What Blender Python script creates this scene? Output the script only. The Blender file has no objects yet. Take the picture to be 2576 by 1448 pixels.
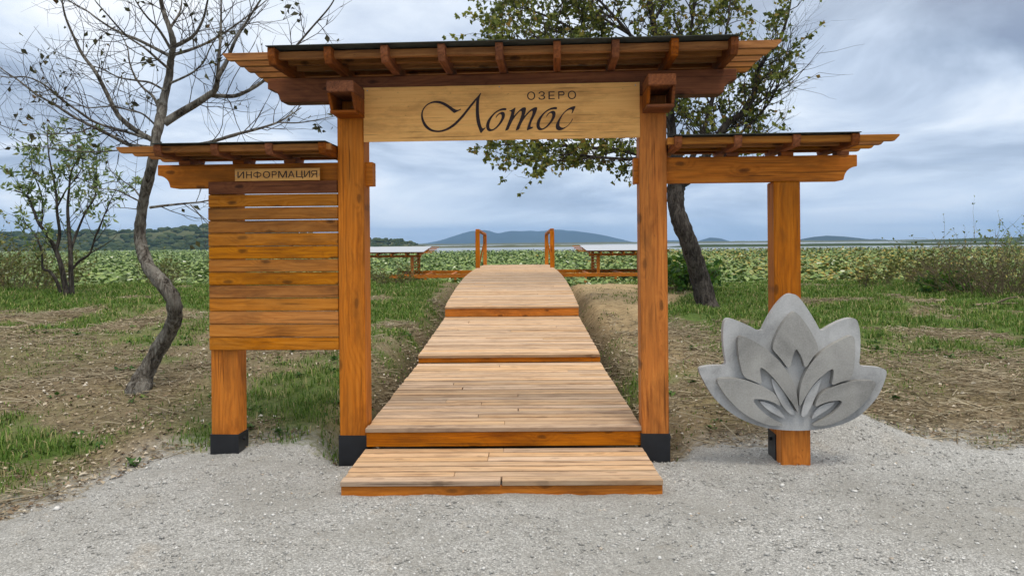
import bpy, bmesh, math, random
import numpy as np
from mathutils import Vector, Matrix, Quaternion
from mathutils.geometry import tessellate_polygon
random.seed(7); rng = np.random.default_rng(7)
S = bpy.context.scene; C = S.collection; PI = math.pi; rad = math.radians

# ------------------------------------------------------------------ camera
EYE = 1.55; FPX = 1860.0; ROLL = rad(0.5)          # focal length in units of a 2576 px wide frame
cam = bpy.data.cameras.new('camera'); cam_o = bpy.data.objects.new('camera', cam); C.objects.link(cam_o)
cam.sensor_width = 36; cam.lens = 36 * FPX / 2576; cam.shift_y = -112 / 2576
cam.clip_start = 0.05; cam.clip_end = 20000
cam_o.location = (0, 0, EYE)
cam_o.matrix_world = Matrix.Translation((0, 0, EYE)) @ Matrix.Rotation(PI / 2, 4, 'X') @ Matrix.Rotation(-ROLL, 4, 'Z')
S.camera = cam_o

# ------------------------------------------------------------------ world, sun, exposure
SUN_EL, SUN_AZ = rad(66), rad(150)                 # azimuth clockwise from +Y: behind the camera, to the right
W = bpy.data.worlds.new('World'); S.world = W; W.use_nodes = True
wn = W.node_tree.nodes; wl = W.node_tree.links
for n in list(wn): wn.remove(n)
def N(tree, t, **kw):
    n = tree.nodes.new(t)
    for k, v in kw.items():
        if k == 'inp':
            for a, b in v.items(): n.inputs[a].default_value = b
        else: setattr(n, k, v)
    return n
def ramp(n, stops):
    cr = n.color_ramp
    while len(cr.elements) > 1: cr.elements.remove(cr.elements[-1])
    cr.elements[0].position = stops[0][0]; cr.elements[0].color = (*stops[0][1], 1)
    for p, c in stops[1:]:
        e = cr.elements.new(p); e.color = (*c, 1)
wt = W.node_tree
tc = N(wt, 'ShaderNodeTexCoord'); sep = N(wt, 'ShaderNodeSeparateXYZ'); wl.new(tc.outputs['Generated'], sep.inputs[0])
zc = N(wt, 'ShaderNodeMath', operation='MAXIMUM', inp={1: 0.0}); wl.new(sep.outputs['Z'], zc.inputs[0])
za = N(wt, 'ShaderNodeMath', operation='ADD', inp={1: 0.24}); wl.new(zc.outputs[0], za.inputs[0])
dx = N(wt, 'ShaderNodeMath', operation='DIVIDE'); wl.new(sep.outputs['X'], dx.inputs[0]); wl.new(za.outputs[0], dx.inputs[1])
dy = N(wt, 'ShaderNodeMath', operation='DIVIDE'); wl.new(sep.outputs['Y'], dy.inputs[0]); wl.new(za.outputs[0], dy.inputs[1])
cmb = N(wt, 'ShaderNodeCombineXYZ'); wl.new(dx.outputs[0], cmb.inputs[0]); wl.new(dy.outputs[0], cmb.inputs[1])
mp = N(wt, 'ShaderNodeMapping'); mp.inputs['Location'].default_value = (31.3, 15.1, 0); wl.new(cmb.outputs[0], mp.inputs[0])
n1 = N(wt, 'ShaderNodeTexNoise', inp={'Scale': 1.35, 'Detail': 10.0, 'Roughness': 0.55, 'Distortion': 0.45}); wl.new(mp.outputs[0], n1.inputs['Vector'])
n2 = N(wt, 'ShaderNodeTexNoise', inp={'Scale': 0.34, 'Detail': 3.0, 'Roughness': 0.5}); wl.new(mp.outputs[0], n2.inputs['Vector'])
ma0 = N(wt, 'ShaderNodeMath', operation='MULTIPLY_ADD', inp={1: 0.36}); wl.new(n2.outputs[0], ma0.inputs[0])
ma1 = N(wt, 'ShaderNodeMath', operation='MULTIPLY', inp={1: 0.64}); wl.new(n1.outputs[0], ma1.inputs[0]); wl.new(ma1.outputs[0], ma0.inputs[2]); ma = ma0
cr = N(wt, 'ShaderNodeValToRGB'); wl.new(ma.outputs[0], cr.inputs[0])
ramp(cr, [(0.385, (2.6, 3.2, 4.4)), (0.45, (3.7, 4.5, 5.8)), (0.50, (5.3, 6.2, 7.6)), (0.55, (7.0, 7.8, 8.9)), (0.61, (8.8, 9.2, 9.8))])
sky = N(wt, 'ShaderNodeTexSky'); sky.sky_type = 'NISHITA'; sky.sun_disc = False
sky.sun_elevation = SUN_EL; sky.sun_rotation = SUN_AZ
hzr = N(wt, 'ShaderNodeMapRange', inp={1: 0.0, 2: 0.13, 3: 0.7, 4: 0.0}); wl.new(zc.outputs[0], hzr.inputs[0])   # low clouds pale out towards the horizon
n3 = N(wt, 'ShaderNodeTexNoise', inp={'Scale': 3.0, 'Detail': 5.0, 'Roughness': 0.5}); mp3 = N(wt, 'ShaderNodeMapping'); mp3.inputs['Scale'].default_value = (1, 1, 14); wl.new(tc.outputs['Generated'], mp3.inputs[0]); wl.new(mp3.outputs[0], n3.inputs['Vector'])
hcol = N(wt, 'ShaderNodeValToRGB'); wl.new(n3.outputs[0], hcol.inputs[0]); ramp(hcol, [(0.35, (4.5, 5.8, 7.9)), (0.65, (6.4, 7.5, 9.0))])
mixh = N(wt, 'ShaderNodeMixRGB'); wl.new(hzr.outputs[0], mixh.inputs[0]); wl.new(cr.outputs[0], mixh.inputs[1]); wl.new(hcol.outputs[0], mixh.inputs[2])
zen = N(wt, 'ShaderNodeMapRange', inp={1: 0.22, 2: 0.85, 3: 0.0, 4: 0.85}); wl.new(zc.outputs[0], zen.inputs[0])      # an overcast sky is brightest and whitest overhead
mixz = N(wt, 'ShaderNodeMixRGB'); mixz.inputs[2].default_value = (13.5, 13.2, 12.6, 1); wl.new(zen.outputs[0], mixz.inputs[0]); wl.new(mixh.outputs[0], mixz.inputs[1])
mixs = N(wt, 'ShaderNodeMixRGB', inp={0: 0.05}); wl.new(mixz.outputs[0], mixs.inputs[1]); wl.new(sky.outputs[0], mixs.inputs[2])
bg = N(wt, 'ShaderNodeBackground', inp={1: 0.10}); wl.new(mixs.outputs[0], bg.inputs[0])
wo = N(wt, 'ShaderNodeOutputWorld'); wl.new(bg.outputs[0], wo.inputs[0])

sun = bpy.data.lights.new('sun', 'SUN'); sun.energy = 1.4; sun.angle = rad(18); sun.color = (1.0, 0.91, 0.78)
sun_o = bpy.data.objects.new('sun', sun); C.objects.link(sun_o)
sd = Vector((math.sin(SUN_AZ) * math.cos(SUN_EL), math.cos(SUN_AZ) * math.cos(SUN_EL), math.sin(SUN_EL)))
sun_o.rotation_euler = sd.to_track_quat('Z', 'Y').to_euler(); sun_o.location = sd * 30
vs = S.view_settings; vs.view_transform = 'Standard'; vs.look = 'None'; vs.exposure = 0.24; vs.gamma = 1.0; vs.use_curve_mapping = False
S.cycles.max_bounces = 6; S.cycles.diffuse_bounces = 3; S.cycles.glossy_bounces = 3; S.cycles.transmission_bounces = 3; S.cycles.volume_bounces = 0

# ------------------------------------------------------------------ helpers
def at(u, v, Y):
    """world point at depth Y that lies on the sight line of a 2576 x 1448 picture position"""
    du, dv = u - 1288, v - 612
    return Vector((Y * (du * math.cos(ROLL) - dv * math.sin(ROLL)) / FPX, Y, EYE - Y * (du * math.sin(ROLL) + dv * math.cos(ROLL)) / FPX))
def _h2(ix, iy, seed):
    n = (ix * 374761393 + iy * 668265263 + seed * 974634777) & 0xFFFFFFFF
    n = ((n ^ (n >> 13)) * 1274126177) & 0xFFFFFFFF
    return ((n ^ (n >> 16)) & 0xFFFF) / 65535.0
def vn(x, y, seed=0):
    x = np.asarray(x, float); y = np.asarray(y, float)
    fx, fy = np.floor(x), np.floor(y); ix, iy = fx.astype(np.int64), fy.astype(np.int64)
    tx, ty = x - fx, y - fy; tx = tx * tx * (3 - 2 * tx); ty = ty * ty * (3 - 2 * ty)
    a = _h2(ix, iy, seed); b = _h2(ix + 1, iy, seed); c = _h2(ix, iy + 1, seed); d = _h2(ix + 1, iy + 1, seed)
    return (a + (b - a) * tx) * (1 - ty) + (c + (d - c) * tx) * ty
def fbm(x, y, seed=0, oct=4):
    s = 0; a = 0.5
    for i in range(oct): s = s + a * vn(x * 2 ** i, y * 2 ** i, seed + i); a *= 0.5
    return s / (1 - 0.5 ** oct)
def sst(a, b, x):
    t = np.clip((np.asarray(x, float) - a) / (b - a), 0, 1); return t * t * (3 - 2 * t)
def tag(o, label=None, cat=None, group=None, kind=None):
    if label: o['label'] = label
    if cat: o['category'] = cat
    if group: o['group'] = group
    if kind: o['kind'] = kind
    return o
def link(name, me, mat=None, parent=None):
    o = bpy.data.objects.new(name, me); C.objects.link(o)
    if mat is not None and not me.materials: me.materials.append(mat)
    if parent is not None: o.parent = parent
    return o
def empty(name, loc, rz=0):
    o = bpy.data.objects.new(name, None); C.objects.link(o); o.location = loc; o.rotation_euler = (0, 0, rz); o.empty_display_size = 0.2
    return o
def mesh_np(name, V, F, smooth=False):
    """V (n,3); F (m,k) index array"""
    V = np.asarray(V, np.float32); F = np.asarray(F, np.int32)
    me = bpy.data.meshes.new(name); m, k = F.shape
    me.vertices.add(len(V)); me.vertices.foreach_set('co', V.ravel())
    me.loops.add(m * k); me.loops.foreach_set('vertex_index', F.ravel())
    me.polygons.add(m); me.polygons.foreach_set('loop_start', np.arange(0, m * k, k, dtype=np.int32))
    try: me.polygons.foreach_set('loop_total', np.full(m, k, np.int32))
    except Exception: pass
    me.update(calc_edges=True); me.validate()
    if smooth: me.polygons.foreach_set('use_smooth', np.ones(len(me.polygons), bool))
    return me
def bm_mesh(name, bm, smooth=False):
    bmesh.ops.recalc_face_normals(bm, faces=bm.faces)
    me = bpy.data.meshes.new(name); bm.to_mesh(me); bm.free()
    if smooth:
        for p in me.polygons: p.use_smooth = True
    return me
_cache = {}
def box_me(lx, ly, lz, bev=0.004, seg=1, key=''):
    k = (round(lx, 4), round(ly, 4), round(lz, 4), bev, seg, key)
    if k in _cache: return _cache[k]
    bm = bmesh.new(); bmesh.ops.create_cube(bm, size=1)
    for v in bm.verts: v.co = Vector((v.co.x * lx, v.co.y * ly, v.co.z * lz))
    if bev: bmesh.ops.bevel(bm, geom=list(bm.edges), offset=bev, segments=seg, profile=0.5, affect='EDGES')
    _cache[k] = bm_mesh('box', bm); return _cache[k]
def board(name, L, w, t, c, axis, mat, parent=None, bev=0.004, rot=(0, 0, 0)):
    """a board: local X runs along the grain. axis x: w along Y, t along Z; axis y: w along X, t along Z; axis z: w along Y, t along X"""
    o = link(name, None or _mat_copy(box_me(L, w, t, bev, 1, mat.name), mat), None, parent)
    o.location = c
    b = {'x': (0, 0, 0), 'y': (0, 0, PI / 2), 'z': (0, -PI / 2, 0)}[axis]
    o.rotation_euler = tuple(b[i] + rot[i] for i in range(3))
    return o
def _mat_copy(me, mat):
    if not me.materials: me.materials.append(mat)
    return me
def prism_me(name, prof, t, bev=0.005, seg=2):
    """profile in local XZ, thickness t along Y (centred)"""
    bm = bmesh.new(); vs_ = [bm.verts.new((x, -t / 2, z)) for x, z in prof]; f = bm.faces.new(vs_)
    r = bmesh.ops.extrude_face_region(bm, geom=[f])
    for v in r['geom']:
        if isinstance(v, bmesh.types.BMVert): v.co.y += t
    bmesh.ops.recalc_face_normals(bm, faces=bm.faces)
    if bev: bmesh.ops.bevel(bm, geom=list(bm.edges), offset=bev, segments=seg, profile=0.5, affect='EDGES', clamp_overlap=True)
    return bm_mesh(name, bm)
def poly_me(name, loops, t, bev=0.0):
    """flat shape in local XZ, front face at y = 0, back at y = t"""
    bm = bmesh.new()
    for prof in loops:
        P = [Vector((x, 0, z)) for x, z in prof]
        tris = tessellate_polygon([P]); vv = [bm.verts.new(p) for p in P]; wv = [bm.verts.new(p + Vector((0, t, 0))) for p in P]
        for a, b, c in tris:
            for q, s in ((vv, 1), (wv, -1)):
                try: bm.faces.new((q[a], q[b], q[c]))
                except ValueError: pass
        n = len(P)
        for i in range(n):
            try: bm.faces.new((vv[i], vv[(i + 1) % n], wv[(i + 1) % n], wv[i]))
            except ValueError: pass
    return bm_mesh(name, bm)
def chaikin(P, it=1):
    for _ in range(it):
        Q = []
        for i in range(len(P)):
            a, b = P[i], P[(i + 1) % len(P)]
            Q += [(a[0] * .75 + b[0] * .25, a[1] * .75 + b[1] * .25), (a[0] * .25 + b[0] * .75, a[1] * .25 + b[1] * .75)]
        P = Q
    return P

# ------------------------------------------------------------------ materials
def mat_new(name, rough=0.8, spec=0.3):
    m = bpy.data.materials.new(name); m.use_nodes = True; t = m.node_tree
    b = t.nodes['Principled BSDF']; b.inputs['Roughness'].default_value = rough; b.inputs['Specular IOR Level'].default_value = spec
    return m, t, b
def noise(t, vec, scale, detail=4, rough=0.55, dist=0.0):
    n = N(t, 'ShaderNodeTexNoise', inp={'Scale': scale, 'Detail': detail, 'Roughness': rough, 'Distortion': dist})
    if vec is not None: t.links.new(vec, n.inputs['Vector'])
    return n.outputs[0]
def rampn(t, fac, stops, interp=None):
    r = N(t, 'ShaderNodeValToRGB'); ramp(r, stops); t.links.new(fac, r.inputs[0])
    if interp: r.color_ramp.interpolation = interp
    return r.outputs[0]
def mix(t, fac, a, b, mode='MIX'):
    m = N(t, 'ShaderNodeMixRGB', blend_type=mode)
    for i, v in ((0, fac), (1, a), (2, b)):
        if isinstance(v, (int, float)): m.inputs[i].default_value = v if i == 0 else (v, v, v, 1)
        elif isinstance(v, tuple): m.inputs[i].default_value = (*v, 1)
        else: t.links.new(v, m.inputs[i])
    return m.outputs[0]
def math_(t, op, a, b=None, c=None):
    m = N(t, 'ShaderNodeMath', operation=op)
    for i, v in enumerate((a, b, c)):
        if v is None: continue
        if isinstance(v, (int, float)): m.inputs[i].default_value = v
        else: t.links.new(v, m.inputs[i])
    return m.outputs[0]
def bump(t, b, h, strength=0.3, dist=0.01):
    n = N(t, 'ShaderNodeBump', inp={'Strength': strength, 'Distance': dist}); t.links.new(h, n.inputs['Height']); t.links.new(n.outputs[0], b.inputs['Normal'])
def mapping(t, vec, scale, loc=None):
    m = N(t, 'ShaderNodeMapping'); m.inputs['Scale'].default_value = scale; t.links.new(vec, m.inputs[0])
    if loc is not None: t.links.new(loc, m.inputs['Location'])
    return m.outputs[0]

def wood(name, dark, mid, light, rough=0.6, knots=1.0, weather=0.0, wcol=(0.3, 0.26, 0.22), bstr=0.4, var=0.35, streak=1.0, sat=(0.92, 0.18), edge=0.0, eax=1, kax=2):
    m, t, b = mat_new(name, rough, 0.18)
    tcn = N(t, 'ShaderNodeTexCoord'); oi = N(t, 'ShaderNodeObjectInfo')
    off = N(t, 'ShaderNodeVectorMath', operation='SCALE'); off.inputs[0].default_value = (37.0, 91.0, 53.0); t.links.new(oi.outputs['Random'], off.inputs['Scale'])
    add = N(t, 'ShaderNodeVectorMath', operation='ADD'); t.links.new(tcn.outputs['Object'], add.inputs[0]); t.links.new(off.outputs[0], add.inputs[1])
    P = add.outputs[0]; spo = N(t, 'ShaderNodeSeparateXYZ'); t.links.new(tcn.outputs['Object'], spo.inputs[0])
    # knots: sparse elliptical cells drawn out along the grain
    spk_ = N(t, 'ShaderNodeSeparateXYZ'); t.links.new(P, spk_.inputs[0]); ckn = N(t, 'ShaderNodeCombineXYZ'); t.links.new(math_(t, 'MULTIPLY', spk_.outputs[0], 2.6), ckn.inputs[0]); t.links.new(math_(t, 'MULTIPLY', spk_.outputs[kax], 6.5), ckn.inputs[1])   # knots run straight through the board
    vk = N(t, 'ShaderNodeTexVoronoi', voronoi_dimensions='2D', inp={'Scale': 1.0, 'Randomness': 1.0}); t.links.new(ckn.outputs[0], vk.inputs['Vector'])
    kd = vk.outputs['Distance']
    kd = math_(t, 'ADD', kd, math_(t, 'MULTIPLY', math_(t, 'SUBTRACT', noise(t, P, 30, 3, .6), .5), .10)); vsx = N(t, 'ShaderNodeSeparateXYZ'); t.links.new(vk.outputs['Color'], vsx.inputs[0]); kd = math_(t, 'ADD', kd, math_(t, 'MULTIPLY', math_(t, 'GREATER_THAN', vsx.outputs[0], 0.55), 1.0))
    kswirl = rampn(t, kd, [(0.0, (1, 1, 1)), (0.32, (0, 0, 0))])
    kcore = rampn(t, kd, [(0.0, (1, 1, 1)), (0.07, (0.75,) * 3), (0.12, (0, 0, 0))])
    # growth rings: bands across the board, bent by slow noise and pulled round the knots
    big = noise(t, mapping(t, P, (0.9, 3.5, 3.5)), 1.0, 2, 0.5)
    sp = N(t, 'ShaderNodeSeparateXYZ'); t.links.new(P, sp.inputs[0])
    yz = math_(t, 'ADD', sp.outputs[1], sp.outputs[2])
    ph = math_(t, 'ADD', math_(t, 'MULTIPLY', yz, 170.0), math_(t, 'MULTIPLY', big, 75.0))
    ph = math_(t, 'ADD', ph, math_(t, 'MULTIPLY', kswirl, 16.0 * knots))
    ring = math_(t, 'POWER', math_(t, 'ADD', math_(t, 'MULTIPLY', math_(t, 'SINE', ph), 0.5), 0.5), 1.6)
    fib = noise(t, mapping(t, P, (2.2, 75.0, 75.0)), 1.0, 6, 0.68)
    blot = noise(t, mapping(t, P, (2.2, 8.0, 8.0)), 1.0, 6, 0.68)
    f = math_(t, 'ADD', math_(t, 'MULTIPLY', ring, 0.11 * streak), math_(t, 'MULTIPLY', fib, 0.86))
    col = rampn(t, f, [(0.25, light), (0.50, mid), (0.80, dark)])
    col = mix(t, math_(t, 'MULTIPLY', rampn(t, blot, [(0.48, (0, 0, 0)), (0.72, (1, 1, 1))]), 0.8), col, dark)
    col = mix(t, math_(t, 'MULTIPLY', kcore, 0.85 * knots), col, tuple(c * 0.35 for c in dark))
    spk = noise(t, mapping(t, P, (18, 40, 40)), 1.0, 3, 0.7); col = mix(t, math_(t, 'MULTIPLY', rampn(t, spk, [(0.66, (0, 0, 0)), (0.76, (1, 1, 1))]), 0.5), col, tuple(c * 0.5 for c in dark))
    if edge:
        ey = math_(t, 'ADD', math_(t, 'ABSOLUTE', spo.outputs[eax]), math_(t, 'MULTIPLY', math_(t, 'SUBTRACT', spk, .5), .012))
        col = mix(t, math_(t, 'MULTIPLY', rampn(t, math_(t, 'MULTIPLY', ey, 10.0), [(0.34, (0, 0, 0)), (0.47, (1, 1, 1))]), edge), col, tuple(c * 0.4 for c in dark))
    if weather:
        wz = noise(t, mapping(t, P, (1.4, 9.0, 9.0)), 1.0, 5, 0.65)
        col = mix(t, math_(t, 'MULTIPLY', rampn(t, wz, [(0.38, (0, 0, 0)), (0.68, (1, 1, 1))]), weather), col, wcol)
    # dark drying cracks
    ck = noise(t, mapping(t, P, (1.3, 60.0, 60.0)), 1.0, 2, 0.5)
    crk = rampn(t, ck, [(0.655, (0, 0, 0)), (0.69, (1, 1, 1))])
    col = mix(t, math_(t, 'MULTIPLY', crk, 0.55), col, tuple(c * 0.3 for c in dark))
    # every board its own tone
    hs = N(t, 'ShaderNodeHueSaturation', inp={'Hue': 0.5, 'Saturation': 1.0}); t.links.new(col, hs.inputs['Color'])
    t.links.new(math_(t, 'MULTIPLY_ADD', oi.outputs['Random'], var, 1 - var / 2), hs.inputs['Value'])
    r2 = math_(t, 'FRACT', math_(t, 'MULTIPLY', oi.outputs['Random'], 17.3))
    t.links.new(math_(t, 'MULTIPLY_ADD', r2, sat[1], sat[0]), hs.inputs['Saturation'])
    t.links.new(hs.outputs[0], b.inputs['Base Color'])
    hh = math_(t, 'SUBTRACT', math_(t, 'MULTIPLY', fib, 0.6), math_(t, 'ADD', math_(t, 'MULTIPLY', ring, 0.2), math_(t, 'MULTIPLY', crk, 0.8)))
    bump(t, b, hh, bstr, 0.004)
    t.links.new(math_(t, 'MULTIPLY_ADD', blot, 0.25, rough - 0.12), b.inputs['Roughness'])
    return m
M = {}
M['wood'] = wood('stained_larch', (0.125, 0.034, 0.006), (0.53, 0.158, 0.018), (0.69, 0.242, 0.034), 0.6, weather=0.6, wcol=(0.32, 0.116, 0.020), sat=(0.97, 0.10))
M['wood_plank'] = wood('stained_plank', (0.135, 0.046, 0.012), (0.46, 0.170, 0.038), (0.60, 0.26, 0.070), 0.62, weather=0.4, wcol=(0.40, 0.19, 0.065), var=0.36, edge=0.55, eax=2, sat=(1.0, 0.15))
M['wood_dark_shaded'] = wood('dark_and_shaded_larch', (0.070, 0.020, 0.007), (0.215, 0.062, 0.015), (0.31, 0.10, 0.024), 0.65)  # eave shade put into the roof timbers' colour; the top plank is dark itself
M['wood_slat_shaded'] = wood('shaded_slat_larch', (0.10, 0.033, 0.007), (0.29, 0.110, 0.022), (0.39, 0.165, 0.038), 0.65)  # slat colour lowered to carry the shade under the roofs
M['deck'] = wood('trodden_deck', (0.19, 0.105, 0.058), (0.60, 0.385, 0.225), (0.74, 0.53, 0.345), 0.82, knots=0.5, weather=0.5, wcol=(0.50, 0.38, 0.265), var=0.32, streak=0.8, sat=(0.86, 0.28), edge=0.42, kax=1)
M['ply'] = wood('varnished_plywood', (0.40, 0.180, 0.034), (0.76, 0.36, 0.076), (0.86, 0.46, 0.115), 0.5, knots=0.0, bstr=0.05, var=0.05, streak=0.15, sat=(0.95, 0.0))
def plain(name, col, rough=0.7, spec=0.3, metal=0.0, nz=0.0, nscale=20.0):
    m, t, b = mat_new(name, rough, spec); b.inputs['Metallic'].default_value = metal
    tcn = N(t, 'ShaderNodeTexCoord'); n = noise(t, tcn.outputs['Object'], nscale, 5, 0.6)
    c = rampn(t, n, [(0.3, tuple(x * (1 - nz) for x in col)), (0.7, tuple(min(1, x * (1 + nz)) for x in col))])
    t.links.new(c, b.inputs['Base Color']); bump(t, b, n, 0.15, 0.003)
    return m
M['ink'] = plain('engraved_dark_paint', (0.018, 0.006, 0.006), 0.5, 0.3, 0, 0.4, 30)
M['steel_black'] = plain('black_painted_steel', (0.008, 0.009, 0.012), 0.45, 0.5, 0, 0.4, 12)
M['roof'] = plain('dark_bitumen_sheet', (0.045, 0.052, 0.046), 0.8, 0.3, 0, 0.4, 8)
M['roof_white'] = plain('pale_polycarbonate', (0.40, 0.425, 0.455), 0.4, 0.5, 0, 0.05, 2)
M['screw'] = plain('zinc_screw', (0.35, 0.34, 0.33), 0.4, 0.5, 0.7, 0.2, 60)
# concrete: pale rough panel, darker floated petals
def concrete(name, tone):
    m, t, b = mat_new(name, 0.82, 0.25); tcn = N(t, 'ShaderNodeTexCoord'); o_ = tcn.outputs['Object']
    c = rampn(t, noise(t, o_, 3.2, 6, 0.6, 0.6), [(0.32, tuple(q * .62 for q in tone)), (0.5, tone), (0.70, tuple(q * 1.33 for q in tone))])
    c = mix(t, math_(t, 'MULTIPLY', rampn(t, noise(t, mapping(t, o_, (9, 9, 1.2)), 1, 4, 0.6), [(0.55, (0, 0, 0)), (0.8, (1, 1, 1))]), 0.35), c, (0.25, 0.24, 0.21))
    fine = noise(t, o_, 90, 4, 0.7); c = mix(t, 0.14, c, rampn(t, fine, [(0.35, (0.1,) * 3), (0.65, (0.6,) * 3)]))
    pit = N(t, 'ShaderNodeTexVoronoi', inp={'Scale': 55.0}); t.links.new(o_, pit.inputs['Vector'])
    pitm = rampn(t, pit.outputs['Distance'], [(0.06, (1, 1, 1)), (0.12, (0, 0, 0))])
    c = mix(t, math_(t, 'MULTIPLY', pitm, 0.35), c, (0.09, 0.09, 0.09)); t.links.new(c, b.inputs['Base Color'])
    bump(t, b, math_(t, 'SUBTRACT', fine, math_(t, 'MULTIPLY', pitm, 0.8)), 0.22, 0.004)
    return m
M['concrete'] = concrete('cast_concrete', (0.40, 0.405, 0.405)); M['concrete_petal'] = concrete('floated_concrete', (0.285, 0.28, 0.262))
# ground with vertex attributes: grassy, sand, damp
m, t, b = mat_new('soil', 0.95, 0.1); tcn = N(t, 'ShaderNodeTexCoord'); o_ = tcn.outputs['Object']
def attr(t, n):
    a = N(t, 'ShaderNodeAttribute'); a.attribute_name = n; return a.outputs['Fac']
nA = noise(t, o_, 1.6, 6, 0.65); nB = noise(t, o_, 22, 6, 0.7); nC = noise(t, mapping(t, o_, (60, 22, 20)), 1, 3, 0.6)
c = rampn(t, nB, [(0.25, (0.060, 0.045, 0.026)), (0.48, (0.165, 0.125, 0.072)), (0.62, (0.27, 0.215, 0.125)), (0.8, (0.42, 0.345, 0.22))])
c = mix(t, math_(t, 'MULTIPLY', rampn(t, nA, [(0.4, (0, 0, 0)), (0.62, (1, 1, 1))]), 0.5), c, (0.235, 0.185, 0.125))
c = mix(t, math_(t, 'MULTIPLY', rampn(t, nC, [(0.56, (0, 0, 0)), (0.66, (1, 1, 1))]), 0.4), c, (0.40, 0.345, 0.245))
g = rampn(t, noise(t, o_, 14, 5, 0.7), [(0.3, (0.035, 0.075, 0.012)), (0.55, (0.078, 0.150, 0.024)), (0.75, (0.15, 0.21, 0.05))])
c = mix(t, math_(t, 'MULTIPLY', attr(t, 'grassy'), 0.85), c, g)
sd_ = rampn(t, noise(t, o_, 9, 6, 0.65), [(0.3, (0.24, 0.17, 0.092)), (0.55, (0.42, 0.31, 0.17)), (0.75, (0.60, 0.46, 0.27))])
c = mix(t, attr(t, 'sand'), c, sd_)
gdu = math_(t, 'MULTIPLY', attr(t, 'dust'), rampn(t, noise(t, o_, 16, 6, .75), [(0.35, (0, 0, 0)), (0.6, (1, 1, 1))]))
c = mix(t, gdu, c, (0.42, 0.41, 0.38))
c = mix(t, math_(t, 'MULTIPLY', attr(t, 'damp'), 0.85), c, (0.035, 0.025, 0.018))
t.links.new(c, b.inputs['Base Color']); bump(t, b, math_(t, 'ADD', nB, math_(t, 'MULTIPLY', nC, 0.5)), 0.7, 0.03); M['soil'] = m
# gravel
m, t, b = mat_new('crushed_gravel', 0.92, 0.15); tcn = N(t, 'ShaderNodeTexCoord'); o_ = tcn.outputs['Object']
v1 = N(t, 'ShaderNodeTexVoronoi', inp={'Scale': 105.0, 'Randomness': 1.0}); t.links.new(o_, v1.inputs['Vector'])
v2 = N(t, 'ShaderNodeTexVoronoi', inp={'Scale': 230.0, 'Randomness': 1.0}); t.links.new(o_, v2.inputs['Vector'])
s1 = N(t, 'ShaderNodeSeparateXYZ'); t.links.new(v1.outputs['Color'], s1.inputs[0])
c = rampn(t, s1.outputs[0], [(0.0, (0.34, 0.335, 0.315)), (0.5, (0.51, 0.505, 0.48)), (0.85, (0.64, 0.635, 0.605)), (1.0, (0.76, 0.755, 0.73))])
c = mix(t, math_(t, 'MULTIPLY', rampn(t, v1.outputs['Distance'], [(0.35, (0, 0, 0)), (0.75, (1, 1, 1))]), 0.55), c, (0.17, 0.17, 0.165))
pch = noise(t, o_, 0.9, 7, 0.7, 0.5); c = mix(t, math_(t, 'MULTIPLY', rampn(t, pch, [(0.40, (1, 1, 1)), (0.58, (0, 0, 0))]), 0.6), c, (0.32, 0.31, 0.28))
c = mix(t, math_(t, 'MULTIPLY', rampn(t, noise(t, o_, 2.3, 4, 0.6), [(0.6, (0, 0, 0)), (0.75, (1, 1, 1))]), 0.3), c, (0.42, 0.34, 0.24))
t.links.new(c, b.inputs['Base Color'])
hgt = math_(t, 'SUBTRACT', noise(t, o_, 18, 5, 0.7), math_(t, 'ADD', math_(t, 'MULTIPLY', v1.outputs['Distance'], 0.6), math_(t, 'MULTIPLY', v2.outputs['Distance'], 0.3)))
bump(t, b, hgt, 0.9, 0.014); M['gravel'] = m
def island(name, stops, rough=0.8, spec=0.2, trans=0.0, backside=None):
    m, t, b = mat_new(name, rough, spec); g = N(t, 'ShaderNodeNewGeometry'); c = rampn(t, g.outputs['Random Per Island'], stops)
    if backside: c = mix(t, g.outputs['Backfacing'], c, backside)
    t.links.new(c, b.inputs['Base Color'])
    if trans:
        tr = N(t, 'ShaderNodeBsdfTranslucent'); t.links.new(c, tr.inputs[0]); mx = N(t, 'ShaderNodeMixShader', inp={0: trans})
        t.links.new(b.outputs[0], mx.inputs[1]); t.links.new(tr.outputs[0], mx.inputs[2]); t.links.new(mx.outputs[0], t.nodes['Material Output'].inputs[0])
    return m
M['stone'] = island('loose_stones', [(0, (0.30, 0.295, 0.275)), (0.4, (0.38, 0.375, 0.355)), (0.8, (0.54, 0.535, 0.51)), (0.97, (0.72, 0.715, 0.69)), (1, (0.45, 0.36, 0.26))], 0.9)
M['litter'] = island('dry_leaves', [(0, (0.10, 0.065, 0.04)), (0.35, (0.23, 0.165, 0.105)), (0.65, (0.40, 0.32, 0.22)), (0.92, (0.50, 0.44, 0.34)), (1, (0.66, 0.62, 0.55))], 0.85)
M['straw'] = island('dry_straw', [(0, (0.12, 0.09, 0.055)), (0.5, (0.29, 0.235, 0.15)), (1, (0.46, 0.40, 0.28))], 0.85)
M['grass'] = island('grass_blades', [(0, (0.055, 0.120, 0.014)), (0.5, (0.110, 0.205, 0.028)), (0.82, (0.20, 0.275, 0.055)), (0.93, (0.38, 0.34, 0.15)), (1, (0.46, 0.38, 0.20))], 0.7, 0.25, 0.25)
M['weed'] = island('weed_leaves', [(0, (0.028, 0.075, 0.014)), (0.6, (0.07, 0.15, 0.03)), (1, (0.16, 0.22, 0.05))], 0.65, 0.25, 0.2)
M['leaf_r'] = island('poplar_leaves', [(0, (0.060, 0.080, 0.018)), (0.5, (0.15, 0.185, 0.034)), (0.85, (0.28, 0.30, 0.055)), (1, (0.27, 0.16, 0.04))], 0.55, 0.3, 0.42)
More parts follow.
